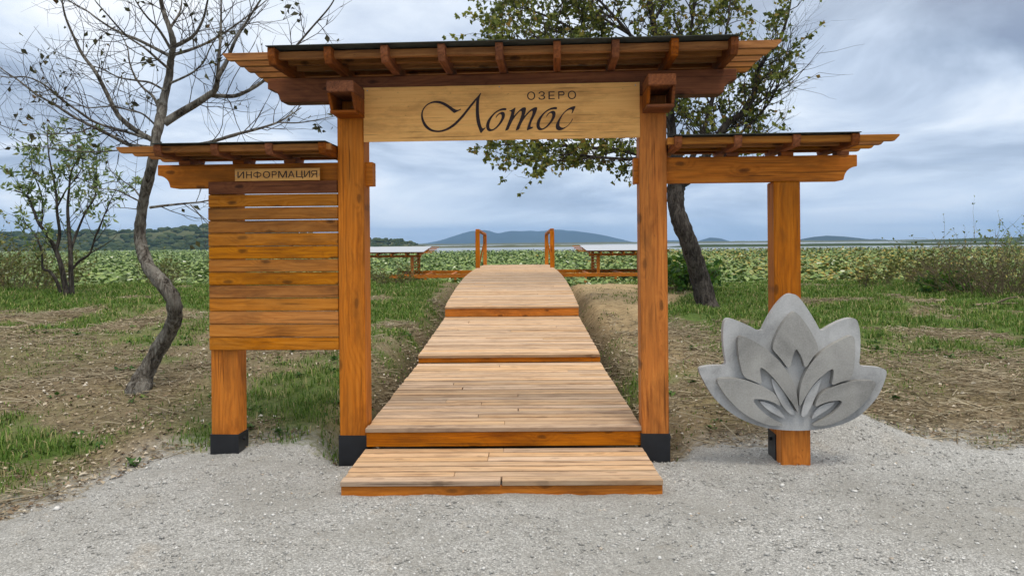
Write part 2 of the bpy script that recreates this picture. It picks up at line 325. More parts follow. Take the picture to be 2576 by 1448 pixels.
M['leaf_l'] = island('last_leaves', [(0, (0.03, 0.028, 0.012)), (0.5, (0.06, 0.062, 0.022)), (0.85, (0.11, 0.105, 0.035)), (1, (0.12, 0.06, 0.025))], 0.6, 0.3, 0.2)
M['leaf_s'] = island('shrub_leaves', [(0, (0.09, 0.14, 0.04)), (0.5, (0.19, 0.27, 0.09)), (0.9, (0.38, 0.45, 0.20)), (1, (0.40, 0.36, 0.14))], 0.6, 0.3, 0.42)
M['leaf_b'] = island('bright_leaves', [(0, (0.03, 0.09, 0.012)), (0.6, (0.07, 0.17, 0.02)), (1, (0.17, 0.26, 0.03))], 0.6, 0.3, 0.3)
M['leaf_o'] = island('olive_brush_leaves', [(0, (0.06, 0.075, 0.018)), (0.5, (0.13, 0.155, 0.035)), (0.9, (0.22, 0.22, 0.06)), (1, (0.27, 0.20, 0.08))], 0.7, 0.2, 0.3)
M['brush'] = plain('dry_brush', (0.15, 0.115, 0.075), 0.9, 0.1, 0, 0.4, 6)
M['reed'] = island('reeds', [(0, (0.06, 0.085, 0.03)), (0.6, (0.15, 0.16, 0.06)), (1, (0.27, 0.24, 0.11))], 0.8, 0.2, 0.2)
# lotus leaves: greens, some pale, yellowing in patches
m, t, b = mat_new('lotus_leaves', 0.55, 0.35); g = N(t, 'ShaderNodeNewGeometry')
c = rampn(t, g.outputs['Random Per Island'], [(0, (0.095, 0.155, 0.036)), (0.35, (0.140, 0.215, 0.050)), (0.68, (0.200, 0.280, 0.068)), (0.90, (0.25, 0.32, 0.095)), (0.955, (0.30, 0.36, 0.16)), (0.98, (0.48, 0.52, 0.32)), (1, (0.66, 0.68, 0.52))])
yl = noise(t, g.outputs['Position'], 0.09, 3, 0.6)
rr = math_(t, 'FRACT', math_(t, 'MULTIPLY', g.outputs['Random Per Island'], 13.7))
spn = N(t, 'ShaderNodeSeparateXYZ'); t.links.new(g.outputs['Position'], spn.inputs[0])
east = math_(t, 'MULTIPLY_ADD', spn.outputs[0], 0.012, -0.08)      # the bed is further into autumn towards +X
ym = math_(t, 'MULTIPLY', rampn(t, math_(t, 'ADD', yl, east), [(0.50, (0, 0, 0)), (0.66, (1, 1, 1))]), rampn(t, rr, [(0.55, (0, 0, 0)), (0.7, (1, 1, 1))]))
c = mix(t, ym, c, rampn(t, rr, [(0.5, (0.16, 0.19, 0.03)), (0.8, (0.30, 0.25, 0.035)), (1, (0.34, 0.20, 0.03))]))
t.links.new(c, b.inputs['Base Color']); M['lotus'] = m
m, t, b = mat_new('lotus_undergrowth', 0.9, 0.1); tcn = N(t, 'ShaderNodeTexCoord')
c = rampn(t, noise(t, tcn.outputs['Object'], 1.2, 6, 0.7), [(0.3, (0.045, 0.075, 0.022)), (0.6, (0.085, 0.135, 0.040)), (0.8, (0.14, 0.19, 0.06))])
t.links.new(c, b.inputs['Base Color']); M['under'] = m
# water
m, t, b = mat_new('lake_water', 0.32, 0.6); b.inputs['Base Color'].default_value = (0.20, 0.23, 0.25, 1)
tcn = N(t, 'ShaderNodeTexCoord'); bump(t, b, noise(t, mapping(t, tcn.outputs['Object'], (0.5, 1.2, 1)), 1.0, 3, 0.6), 0.03, 0.03); M['water'] = m
# bark
def bark(name, a, bcol, ccol, sx=16, sz=4, bs=0.8):
    m, t, b = mat_new(name, 0.95, 0.1); tcn = N(t, 'ShaderNodeTexCoord'); o_ = tcn.outputs['Object']
    n = noise(t, mapping(t, o_, (sx, sx, sz)), 1, 5, 0.7, 0.8); n_b = noise(t, o_, 5, 4, 0.6)
    c = rampn(t, n, [(0.36, a), (0.49, bcol), (0.66, ccol)]); c = mix(t, math_(t, 'MULTIPLY', rampn(t, n_b, [(0.52, (0, 0, 0)), (0.68, (1, 1, 1))]), 0.55), c, ccol)
    t.links.new(c, b.inputs['Base Color']); bump(t, b, n, bs, 0.03); return m
M['bark_l'] = bark('grey_bark', (0.030, 0.025, 0.020), (0.125, 0.110, 0.092), (0.28, 0.265, 0.23), 26, 7, 1.0)
M['bark_r'] = bark('dark_bark', (0.016, 0.013, 0.011), (0.050, 0.042, 0.036), (0.115, 0.10, 0.085), 20, 5, 1.0)
M['twig'] = plain('twig_bark', (0.058, 0.047, 0.040), 0.9, 0.1, 0, 0.3, 8)
M['deadwood'] = plain('bleached_deadwood', (0.27, 0.21, 0.15), 0.9, 0.1, 0, 0.3, 10)
M['hill'] = plain('hill_grass', (0.085, 0.095, 0.042), 0.95, 0.1, 0, 0.45, 0.035)
M['wood_far'] = island('far_tree_crowns', [(0, (0.022, 0.038, 0.016)), (0.6, (0.042, 0.062, 0.024)), (1, (0.075, 0.092, 0.035))], 0.95, 0.1)
M['mount'] = plain('mountain_forest', (0.028, 0.042, 0.040), 0.95, 0.1, 0, 0.35, 0.004)
M['shore'] = plain('far_shore_reeds', (0.11, 0.115, 0.055), 0.95, 0.1, 0, 0.3, 0.02)
M['plastic'] = plain('white_scrap', (0.75, 0.76, 0.77), 0.5, 0.4, 0, 0.05, 6)

# ------------------------------------------------------------------ terrain
DX = -0.07                                        # axis of the boardwalk
def hz(x, y):
    x = np.asarray(x, float); y = np.asarray(y, float)
    left = np.interp(y, [-30, 5.35, 6.2, 7, 9, 12, 15, 18, 19.5, 24, 27, 60], [0, 0, .12, .24, .34, .44, .54, .56, .5, -.45, -.9, -1.1])
    right = np.interp(y, [-30, 5.4, 6.5, 8, 11, 13.5, 16, 18, 19.5, 24, 27, 60], [0, 0, .07, .17, .34, .44, .50, .50, .44, -.45, -.9, -1.1])
    w = sst(-1.2, 1.2, x); h = left * (1 - w) + right * w
    slope = sst(5.3, 7.5, y) * (1 - sst(20, 24, y))
    h = h + slope * (0.22 * (fbm(x * .45 + 9, y * .45, 3, 3) - .5) + 0.09 * (fbm(x * 1.9, y * 1.9, 11, 3) - .5)) + 0.035 * slope * (fbm(x * 7, y * 7, 17, 2) - .5)
    h = h + 0.028 * (fbm(x * 1.3, y * 1.3, 5, 3) - .5) * (1 - slope)
    d = np.abs(x - DX - 0.0105 * (y - 5.27)); tr = (1 - sst(1.12, 1.55, d)) * sst(5.1, 6.0, y) * (1 - sst(18.5, 21, y))
    h = h - 0.36 * tr
    rut = np.exp(-((x - 1.55 - .05 * (y - 8)) / .22) ** 2) * sst(6.2, 7.5, y) * (1 - sst(12, 14, y)); h = h - .09 * rut
    h = h + 0.13 * np.exp(-(((x - 2.55) / .42) ** 2 + ((y - 5.95) / .38) ** 2)) + 0.07 * np.exp(-(((x + 2.85) / .3) ** 2 + ((y - 5.75) / .4) ** 2))
    return h
def gravel_d(x, y):
    xl = np.interp(y, [2, 3.9, 4.3, 5.0, 5.45, 7], [-3.2, -2.98, -2.80, -2.66, -2.37, -2.2])
    ye = np.interp(x, [-3, -2.3, -1.9, -1.1, 1.0, 1.5, 1.95, 2.2, 2.6, 2.95, 3.2, 5, 12], [5.3, 5.45, 5.62, 5.55, 5.5, 5.55, 5.6, 6.2, 6.3, 5.75, 5.55, 5.5, 5.4])
    d = np.minimum(x - xl, ye - y)
    return d + 0.42 * (fbm(x * 2.2, y * 2.2, 31, 5) - .5)
def grass_m(x, y):
    g = np.zeros_like(np.asarray(x, float)) + 0.17
    crestL = sst(12.3, 14, y) * (1 - sst(19.5, 21, y)) * sst(1.3, 2.0, DX - x)
    crestR = sst(8.2, 10.5, y) * (1 - sst(19.5, 21, y)) * sst(2.3, 3.2, x)
    g = np.maximum(g, crestL * 1.2); g = np.maximum(g, crestR * 1.2)
    g = np.maximum(g, 0.8 * np.exp(-(((x + 1.62) / .38) ** 2 + ((y - 6.6) / 1.0) ** 2)) * 1.2)
    g = np.maximum(g, 0.75 * np.exp(-(((x + 2.0) / .75) ** 2 + ((y - 11) / 3.5) ** 2)))
    g = np.maximum(g, 0.9 * np.exp(-(((x + 2.45) / .3) ** 2 + ((y - 5.75) / .35) ** 2)))
    g = np.maximum(g, 0.8 * np.exp(-(((x + 3.7) / .45) ** 2 + ((y - 5.55) / .3) ** 2)))
    g = np.maximum(g, 0.36 * sst(2.75, 3.0, -x) * (1 - sst(5.6, 6.3, y)))
    g = np.maximum(g, 0.45 * sst(1.8, 2.6, x) * sst(7.8, 9.5, y) * (1 - sst(19, 20, y)))
    p = fbm(x * 1.1, y * 1.1, 41, 4)
    g = g * np.clip((p - .27) * 3.6, 0.12, 1.7) + 0.55 * sst(.62, .72, fbm(x * .9 + 4, y * .9, 47, 3))
    sandy = sand_m(x, y); tr = (1 - sst(1.0, 1.4, np.abs(x - DX)))
    return np.clip(g * (1 - sandy) * (1 - tr), 0, 1)
def sand_m(x, y):
    a = sst(1.0, 1.2, x) * (1 - sst(1.9 + 1.2 * sst(11, 15, y), 2.3 + 1.4 * sst(11, 15, y), x)) * sst(9, 13.5, y) * (1 - sst(18, 20, y))
    b_ = .55 * np.exp(-(((x - 1.45) / .45) ** 2 + ((y - 6.1) / .55) ** 2)) + .42 * np.exp(-(((x - 1.85) / .4) ** 2 + ((y - 9) / 2.0) ** 2)) + .5 * np.exp(-(((x + 1.5) / .2) ** 2 + ((y - 6.6) / .8) ** 2))
    return np.clip((a + b_) * (0.35 + 1.1 * fbm(x * 1.8, y * 1.8, 53, 3)), 0, 1)
def sym(a):
    a = np.asarray(a); return np.concatenate([-a[::-1][:-1], a])
gx = sym(np.concatenate([np.arange(0, 5, .07), np.arange(5, 14, .16), np.arange(14, 40, 1.0), np.arange(40, 161, 12)]))
gy = np.concatenate([np.arange(-30, 1, 3.0), np.arange(1, 10, .07), np.arange(10, 24, .13), np.arange(24, 46, 1.2)])
X, Y = np.meshgrid(gx, gy); Z = hz(X, Y)
def grid_faces(ny, nx):
    i = np.arange(ny * nx).reshape(ny, nx); return np.stack([i[:-1, :-1], i[:-1, 1:], i[1:, 1:], i[1:, :-1]], -1).reshape(-1, 4)
me = mesh_np('ground', np.stack([X, Y, Z], -1).reshape(-1, 3), grid_faces(len(gy), len(gx)), True)
def put_attr(me, name, val):
    a = me.attributes.new(name, 'FLOAT', 'POINT'); a.data.foreach_set('value', np.asarray(val, np.float32).ravel())
put_attr(me, 'grassy', grass_m(X, Y)); put_attr(me, 'sand', sand_m(X, Y))
put_attr(me, 'dust', sst(-.55, .02, gravel_d(X, Y)) * (Y < 8))
put_attr(me, 'damp', (1 - sst(1.12, 1.42, np.abs(X - DX - 0.0105 * (Y - 5.27)))) * sst(5.4, 6.0, Y) * (1 - sst(12, 15, Y)) + sst(20, 22, Y))
tag(link('ground', me, M['soil']), 'brown trodden bank with dry stalks and patchy grass', kind='structure')
# gravel sheet: rises out of the soil where gravel lies, dips under it elsewhere
gx2 = np.concatenate([np.arange(-4.0, 4.4, .045), np.arange(4.4, 14, .3)]); gy2 = np.concatenate([np.arange(-6, 2.6, .4), np.arange(2.6, 6.8, .045)])
X, Y = np.meshgrid(gx2, gy2); d = gravel_d(X, Y)
Z = hz(X, Y) + np.clip(d * .07, -.05, .012) + .022 * (fbm(X * 3.2, Y * 3.2, 61, 4) - .5) + .012 * (vn(X * 19, Y * 19, 67) - .5)
tag(link('gravel_path', mesh_np('gravel_path', np.stack([X, Y, Z], -1).reshape(-1, 3), grid_faces(len(gy2), len(gx2)), True), M['gravel']), 'pale grey crushed gravel spread in front of the gate', kind='structure')
def gz(x, y):
    d = gravel_d(x, y); return np.maximum(hz(x, y), hz(x, y) + np.clip(d * .07, -.05, .012) + .022 * (fbm(np.asarray(x) * 3.2, np.asarray(y) * 3.2, 61, 4) - .5))
# lake
WZ = -0.62
bm = bmesh.new(); vs4 = [bm.verts.new(p) for p in ((-6000, 22, WZ), (6000, 22, WZ), (6000, 9000, WZ), (-6000, 9000, WZ))]; bm.faces.new(vs4)
tag(link('lake', bm_mesh('lake', bm), M['water']), 'flat bright lake water beyond the lotus bed', kind='structure')

# ------------------------------------------------------------------ mountains, hills, far shores
def ridge(name, pts, Y0, depth, label, mat, rough=0.06, base=-3.0, n=220, seed=0):
    """a hill whose skyline passes through pts (picture positions) at distance Y0, with slopes in front and behind"""
    P = [at(u, v, Y0) for u, v in pts]; xs = np.array([p.x for p in P]); zs = np.array([p.z for p in P])
    x = np.linspace(xs[0], xs[-1], n); top = np.interp(x, xs, zs); k = np.ones(5) / 5; top = np.convolve(np.pad(top, 2, 'edge'), k, 'valid')
    prof = [(-1.0, 0), (-.8, .16), (-.6, .36), (-.4, .60), (-.2, .84), (0, 1), (.3, .8), (.6, .4), (1.0, 0)]
    rows = []
    for a, hgt in prof:
        nzv = (fbm(x / (depth * .22) + a * 3, np.full(n, a * 4.0), seed, 4) - .5)
        f = hgt * (1 + (0 if hgt in (0, 1) else .30) * nzv)
        rows.append(np.stack([x + a * depth * .12 * nzv, Y0 + a * depth * (1 + .25 * nzv), base + (top - base) * f], -1))
    V = np.concatenate(rows); o = link(name, mesh_np(name, V, grid_faces(len(prof), n), True), mat)
    return tag(o, label, kind='structure'), x, top
ridge('mountain', [(1048, 615), (1075, 611), (1110, 604), (1140, 594), (1165, 586), (1185, 581), (1200, 580), (1215, 578.5), (1228, 579.5), (1245, 585), (1256, 587), (1275, 582), (1290, 580.5), (1310, 581.5), (1335, 580), (1352, 582), (1375, 580), (1396, 577), (1412, 577.5), (1430, 580.5), (1440, 580), (1470, 584), (1500, 588), (1530, 594), (1555, 600), (1575, 606), (1590, 612)], 3600, 500, 'long blue mountain ridge on the horizon beyond the lake', M['mount'], seed=3)
ridge('mountain', [(1600, 612), (1680, 604), (1715, 604), (1740, 606), (1780, 609)], 3400, 300, 'faint low blue ridge behind the dark leaning trunk', M['mount'], seed=5)
ridge('mountain', [(1758, 608.5), (1770, 602), (1785, 597.5), (1800, 598), (1815, 600), (1824, 604), (1828, 608.5)], 2700, 150, 'small rounded blue island hill right of the leaning trunk', M['mount'], seed=7)
ridge('mountain', [(1990, 607), (2015, 603), (2045, 596), (2080, 592.5), (2120, 594.5), (2165, 599), (2185, 602), (2205, 600.5), (2225, 603.5), (2262, 606.5)], 1900, 160, 'low dark blue hill on the horizon right of the right post', M['mount'], seed=9)
_, hx, htop = ridge('hill', [(-700, 600), (-300, 590), (0, 588), (120, 588), (150, 581), (210, 584), (260, 583), (310, 582), (380, 580), (440, 577), (500, 571), (540, 569), (620, 573), (720, 585), (820, 597), (900, 602), (940, 602), (985, 603), (1015, 608), (1040, 613), (1062, 618)], 480, 80, 'low wooded hill across the lake on the left', M['hill'], base=-2.5, seed=11)
# crowns of the wood on that hill: one mass of bumpy crowns
def ico(sub):
    bm = bmesh.new(); bmesh.ops.create_icosphere(bm, subdivisions=sub, radius=1); V = np.array([v.co[:] for v in bm.verts]); F = np.array([[v.index for v in f.verts] for f in bm.faces]); bm.free(); return V, F
IV, IF = ico(2)
Vs, Fs, nb = [], [], 0
for i in range(2600):
    j = rng.integers(0, len(hx)); dpt = rng.choice([rng.uniform(-78, -40), rng.uniform(-40, 2)], p=[.5, .5]); a = dpt / 80
    if rng.random() < .35 and a > -.5 and a < -.08: continue
    f = np.interp(a, [-1, -.8, -.6, -.4, -.2, 0], [0, .16, .36, .6, .84, 1]); zg = -2.5 + (htop[j] + 2.5) * f
    r = rng.uniform(.8, 2.3) * (0.55 + .45 * min(1, max(0, (htop[j] + 1) / 8))); nzr = 1 + .35 * (rng.random(len(IV)) - .5)
    if htop[j] < 1.2: continue
    v = IV * nzr[:, None] * np.array([r * 1.3, r, r * .75]) + np.array([hx[j] + rng.uniform(-1.5, 1.5), 480 + dpt, zg + r * .35])
    Vs.append(v); Fs.append(IF + nb); nb += len(IV)
tag(link('far_wood', mesh_np('far_wood', np.concatenate(Vs), np.concatenate(Fs), False), M['wood_far']), 'dark green wood covering the hill across the lake', 'wood', kind='stuff')
def low_bank(name, x0, x1, Y0, dep, hgt, label, mat, seed, n=160):
    x = np.linspace(x0, x1, n); e = np.minimum(1, np.minimum(x - x0, x1 - x) / ((x1 - x0) * .12)); rows = []
    for a, f in ((-1, -.5), (-.7, .7), (-.2, 1), (.4, .9), (1, -.5)):
        nzv = fbm(x / (dep * .5), np.full(n, a * 7.0), seed, 4)
        rows.append(np.stack([x, Y0 + a * dep * (.4 + .6 * e), WZ - .1 + np.where(f > 0, f * hgt * (.55 + .9 * nzv) * np.clip(e * 1.4, 0.05, 1), -.3)], -1))
    return tag(link(name, mesh_np(name, np.concatenate(rows), grid_faces(5, n), True), mat), label, kind='structure')
low_bank('far_shore', -1500, 1900, 1150, 60, 2.6, 'thin line of far shore below the mountains', M['shore'], 21, 400)
low_bank('far_shore', -110, 66, 430, 26, 1.15, 'low green reed bank across the water below the blue mountain', M['shore'], 27)
low_bank('far_shore', 60, 215, 300, 16, 1.1, 'long flat islet of green reeds in the open water', M['wood_far'], 23)
low_bank('far_shore', 330, 1000, 640, 30, 3.2, 'dark tree lined spit at the right end of the lake', M['wood_far'], 25, 300)

# ------------------------------------------------------------------ lotus bed
def leaf_disc(n, x, y, z, r, tiltmax, cup, k=7):
    """n cupped round leaves of k rim points"""
    az = rng.uniform(0, 2 * PI, n); tl = rng.uniform(0, 1, n) ** 1.3 * tiltmax; tdir = rng.uniform(0, 2 * PI, n)
    cupv = cup * rng.uniform(-.6, 1.5, n); V = np.zeros((n, k + 1, 3))
    for i in range(k):
        th = az + 2 * PI * i / k; rr_ = r * (1 + .18 * (rng.random(n) - .5)); V[:, i + 1, 0] = np.cos(th) * rr_; V[:, i + 1, 1] = np.sin(th) * rr_; V[:, i + 1, 2] = cupv * r * (1 + .7 * (rng.random(n) - .5))
    ax = np.stack([-np.sin(tdir), np.cos(tdir), np.zeros(n)], -1); c = np.cos(tl)[:, None, None]; s = np.sin(tl)[:, None, None]
    A = np.repeat(ax[:, None, :], k + 1, 1); cr_ = np.cross(A, V); dt = np.sum(A * V, -1, keepdims=True)
    V = V * c + cr_ * s + A * dt * (1 - c); V += np.stack([x, y, z], -1)[:, None, :]
    base = (np.arange(n) * (k + 1))[:, None, None]; tri = np.array([[0, i + 1, (i + 1) % k + 1] for i in range(k)])
    return V.reshape(-1, 3), (base + tri[None]).reshape(-1, 3)
def lot_edge(x): return 150 + 30 * fbm(x * .03, x * 0, 71, 3) + 150 * sst(22, 60, -x)
n = 140000
ly = 25.5 * np.exp(rng.random(n) * math.log(320 / 25.5)); lx = (rng.random(n) * 2 - 1) * (ly * .74 + 5)
edge = lot_edge(lx); keep = ly < edge
keep &= ~((lx > 18) & (ly > 128) & (ly < 137) & (np.abs(lx - 50) < 34))
keep &= fbm(lx * .14, ly * .10, 73, 3) > .27
keep &= ~((np.abs(lx - .1) < 1.6) & (ly < 31.5))
lx, ly = lx[keep], ly[keep]; n = len(lx)
lz = WZ + .18 + .50 * rng.random(n) ** .7 + .12 * fbm(lx * .3, ly * .3, 79, 3); lr = (.045 + .070 * rng.random(n)) * (1 + ly / 170)
V, F = leaf_disc(n, lx, ly, lz, lr, rad(50), .28)
tag(link('lotus_field', mesh_np('lotus_field', V, F, True), M['lotus']), 'broad bed of green lotus leaves filling the near lake', 'lotus', kind='stuff')
ux = np.linspace(-270, 150, 300); uy = np.concatenate([np.linspace(26, 70, 60), np.linspace(71, 180, 56), np.linspace(186, 330, 30)]); X, Y = np.meshgrid(ux, uy)
edge = lot_edge(X) - 4; inb = (Y < edge) & (np.abs(X) < Y * .8 + 12)
gap = (X > 18) & (Y > 127) & (Y < 138) & (np.abs(X - 50) < 35)
Z = np.where(inb & ~gap, WZ + .16 + .16 * fbm(X * .5, Y * .5, 83, 3), WZ - .4)
tag(link('lotus_undergrowth', mesh_np('lotus_undergrowth', np.stack([X, Y, Z], -1).reshape(-1, 3), grid_faces(len(uy), len(ux)), True), M['under']), 'dark mat of lower lotus leaves and stalks on the water', 'lotus', kind='stuff')

# ------------------------------------------------------------------ tubes and trees
class Tubes:
    def __init__(s): s.V = []; s.F = []; s.n = 0
    def add(s, pts, rads, k=5, rough=0.0):
        pts = np.array([tuple(p) for p in pts], float); rads = np.asarray(rads, float); m = len(pts)
        T = np.gradient(pts, axis=0); T /= np.linalg.norm(T, axis=1)[:, None] + 1e-9
        ref = np.array([0.31, 0.9, 0.3]); A = np.cross(T, ref); A /= np.linalg.norm(A, axis=1)[:, None] + 1e-9; B = np.cross(T, A)
        th = np.arange(k) * 2 * PI / k; r = rads[:, None] * np.ones((m, k))
        if rough: r = r * (1 + rough * (rng.random((m, k)) - .5))
        ring = pts[:, None, :] + r[..., None] * (np.cos(th)[None, :, None] * A[:, None, :] + np.sin(th)[None, :, None] * B[:, None, :])
        i = np.arange(m * k).reshape(m, k); j = np.roll(i, -1, 1)
        s.V.append(ring.reshape(-1, 3)); s.F.append(np.stack([i[:-1], j[:-1], j[1:], i[1:]], -1).reshape(-1, 4) + s.n); s.n += m * k
    def build(s, name, mat, parent, smooth=True):
        V = np.concatenate(s.V); 
        if parent is not None: V = V - np.array(parent.location[:])
        return link(name, mesh_np(name, V, np.concatenate(s.F), smooth), mat, parent)
def smooth_path(P, per=6):
    P = [np.array(tuple(p), float) for p in P]; P = [2 * P[0] - P[1]] + P + [2 * P[-1] - P[-2]]; out = []
    for i in range(1, len(P) - 2):
        a, b_, c_, d_ = P[i - 1:i + 3]
        for q in range(per):
            t_ = q / per; out.append(.5 * ((2 * b_) + (c_ - a) * t_ + (2 * a - 5 * b_ + 4 * c_ - d_) * t_ ** 2 + (3 * b_ - a - 3 * c_ + d_) * t_ ** 3))
    out.append(P[-2]); return np.array(out)
def unit(v): return v / (np.linalg.norm(v) + 1e-9)
class Leaves:
    def __init__(s): s.p = []; s.d = []; s.l = []
    def add(s, p, d, L): s.p.append(p); s.d.append(d); s.l.append(L)
    def build(s, name, mat, parent, wid=.36, fold=.25):
        n = len(s.p); p = np.array(s.p); d = np.array(s.d); d /= np.linalg.norm(d, axis=1)[:, None] + 1e-9; L = np.array(s.l)[:, None]
        r = rng.normal(size=(n, 3)); a = np.cross(d, r); a /= np.linalg.norm(a, axis=1)[:, None] + 1e-9; b_ = np.cross(d, a)
        V = np.stack([p, p + d * L * .42 + a * L * wid + b_ * L * fold * .5, p + d * L * .98 - b_ * L * .08, p + d * L * .42 - a * L * wid + b_ * L * fold * .5], 1)
        V = V.reshape(-1, 3) - np.array(parent.location[:]); k = (np.arange(n) * 4)[:, None, None]; F = (k + np.array([[0, 1, 2], [0, 2, 3]])[None]).reshape(-1, 3)
        return link(name, mesh_np(name, V, F), mat, parent)
def grow(tub, lv, p, d, L, r, depth, cfg):
    seg = max(3, int(L / cfg['seg'])); pts = [p]; dd = unit(d)
    for i in range(seg):
        dd = unit(dd + rng.normal(size=3) * cfg['wander'] + np.array([0, 0, cfg['up']])); pts.append(pts[-1] + dd * L / seg)
    tub.add(pts, np.linspace(r, r * .35, len(pts)), 4 if r > .006 else 3)
    pts = np.array(pts)
    if depth > 0:
        for q in range(cfg['kids'][depth - 1]):
            i = rng.integers(1, len(pts)); t_ = unit(pts[i] - pts[i - 1]); side = unit(np.cross(t_, rng.normal(size=3)))
            grow(tub, lv, pts[i], t_ * .8 + side * rng.uniform(.5, 1.0), L * rng.uniform(.35, .7), r * .55, depth - 1, cfg)
    elif rng.random() < cfg['leafy']:
        for q in range(rng.poisson(cfg['leaves'])):
            i = rng.integers(1, len(pts)); ld = unit(rng.normal(size=3) + (pts[i] - pts[i - 1]) * 6 + np.array([0, 0, cfg['droop']]))
            lv.add(pts[i] + ld * .01, ld, cfg['leaf'] * rng.uniform(.6, 1.25))
def limb(tub, lv, path, r0, r1, cfg, spawn, k=6, tmin=.12, sub=None):
    P = smooth_path(path, 6); n_ = len(P); R = np.linspace(r0, r1, n_); tub.add(P, R, k)
    seglen = np.linalg.norm(np.diff(P, axis=0), axis=1).sum(); m_ = int(seglen * spawn)
    for q in range(m_):
        t_ = rng.uniform(tmin, 1.0); i = min(n_ - 1, max(1, int(t_ * (n_ - 1)))); tg = unit(P[i] - P[i - 1]); side = unit(np.cross(tg, rng.normal(size=3)))
        side[1] *= cfg.get('flat', 1.0)
        L = cfg['len'] * rng.uniform(.5, 1.3) * (1 - .45 * t_)
        grow((sub or tub), lv, P[i], tg * .7 + side * rng.uniform(.6, 1.1) + np.array([0, 0, cfg['lift']]), L, max(.0025, min(R[i] * .5, cfg['r'])), cfg['depth'], cfg)
def px_path(L, Y0, dY, wob=0.15):
    n_ = len(L); return [at(u, v, Y0 + dY * (i / max(1, n_ - 1)) ** 1.3 + (wob * math.sin(i * 1.7 + u) if 0 < i < n_ - 1 else 0)) for i, (u, v) in enumerate(L)]
def zl(L, ox=0, oy=0, s=1.81):                    # positions measured in an enlarged view, back to the 2576 px frame
    return [((ox + a / s) / 1.59, (oy + b_ / s) / 1.59) for a, b_ in L]

# --- crooked, nearly bare tree on the left
TY = 6.95
base = at(352, 975, TY); t_l = empty('bare_tree', (base.x, base.y, float(hz(base.x, base.y))))
tag(t_l, 'crooked grey tree with nearly bare branches left of the information board', 'tree')
tr = Tubes(); tw = Tubes(); lv = Leaves()
trunk = [(348, 985), (362, 945), (392, 890), (425, 835), (440, 790), (432, 745), (402, 705), (372, 668), (356, 620), (352, 575), (360, 510), (374, 450), (386, 395), (394, 340), (404, 295), (412, 250), (424, 200), (430, 150), (436, 110), (428, 75), (415, 40), (405, 0), (402, -60), (404, -120)]
tw_px = [58, 46, 40, 37, 36, 36, 34, 31, 28, 27, 25, 24, 23, 23, 25, 21, 18, 16, 15, 12, 11, 10, 8, 5]
P = smooth_path([at(u, v, TY + .12 * math.sin(i * .9)) for i, (u, v) in enumerate(trunk)], 5); R = np.interp(np.linspace(0, 1, len(P)), np.linspace(0, 1, len(tw_px)), tw_px) * TY / FPX / 2
P = np.vstack([P[0] + np.array([-.05, 0, -.3]), P[0] + np.array([-.02, 0, -.1]), P]); R = np.concatenate([[R[0] * 1.35, R[0] * 1.12], R]); R = R * (1 + .12 * (fbm(np.arange(len(R)) * .35, np.zeros(len(R)), 5, 3) - .5)); tr.add(P, R, 20, .26); tr.build('trunk', M['bark_l'], t_l)
cfg = dict(seg=.09, wander=.16, up=.045, kids=[3, 3], leafy=.34, leaves=1.5, leaf=.068, droop=-.5, len=.72, lift=.12, r=.0052, depth=1, flat=.8)
Z1 = lambda L: zl(L)
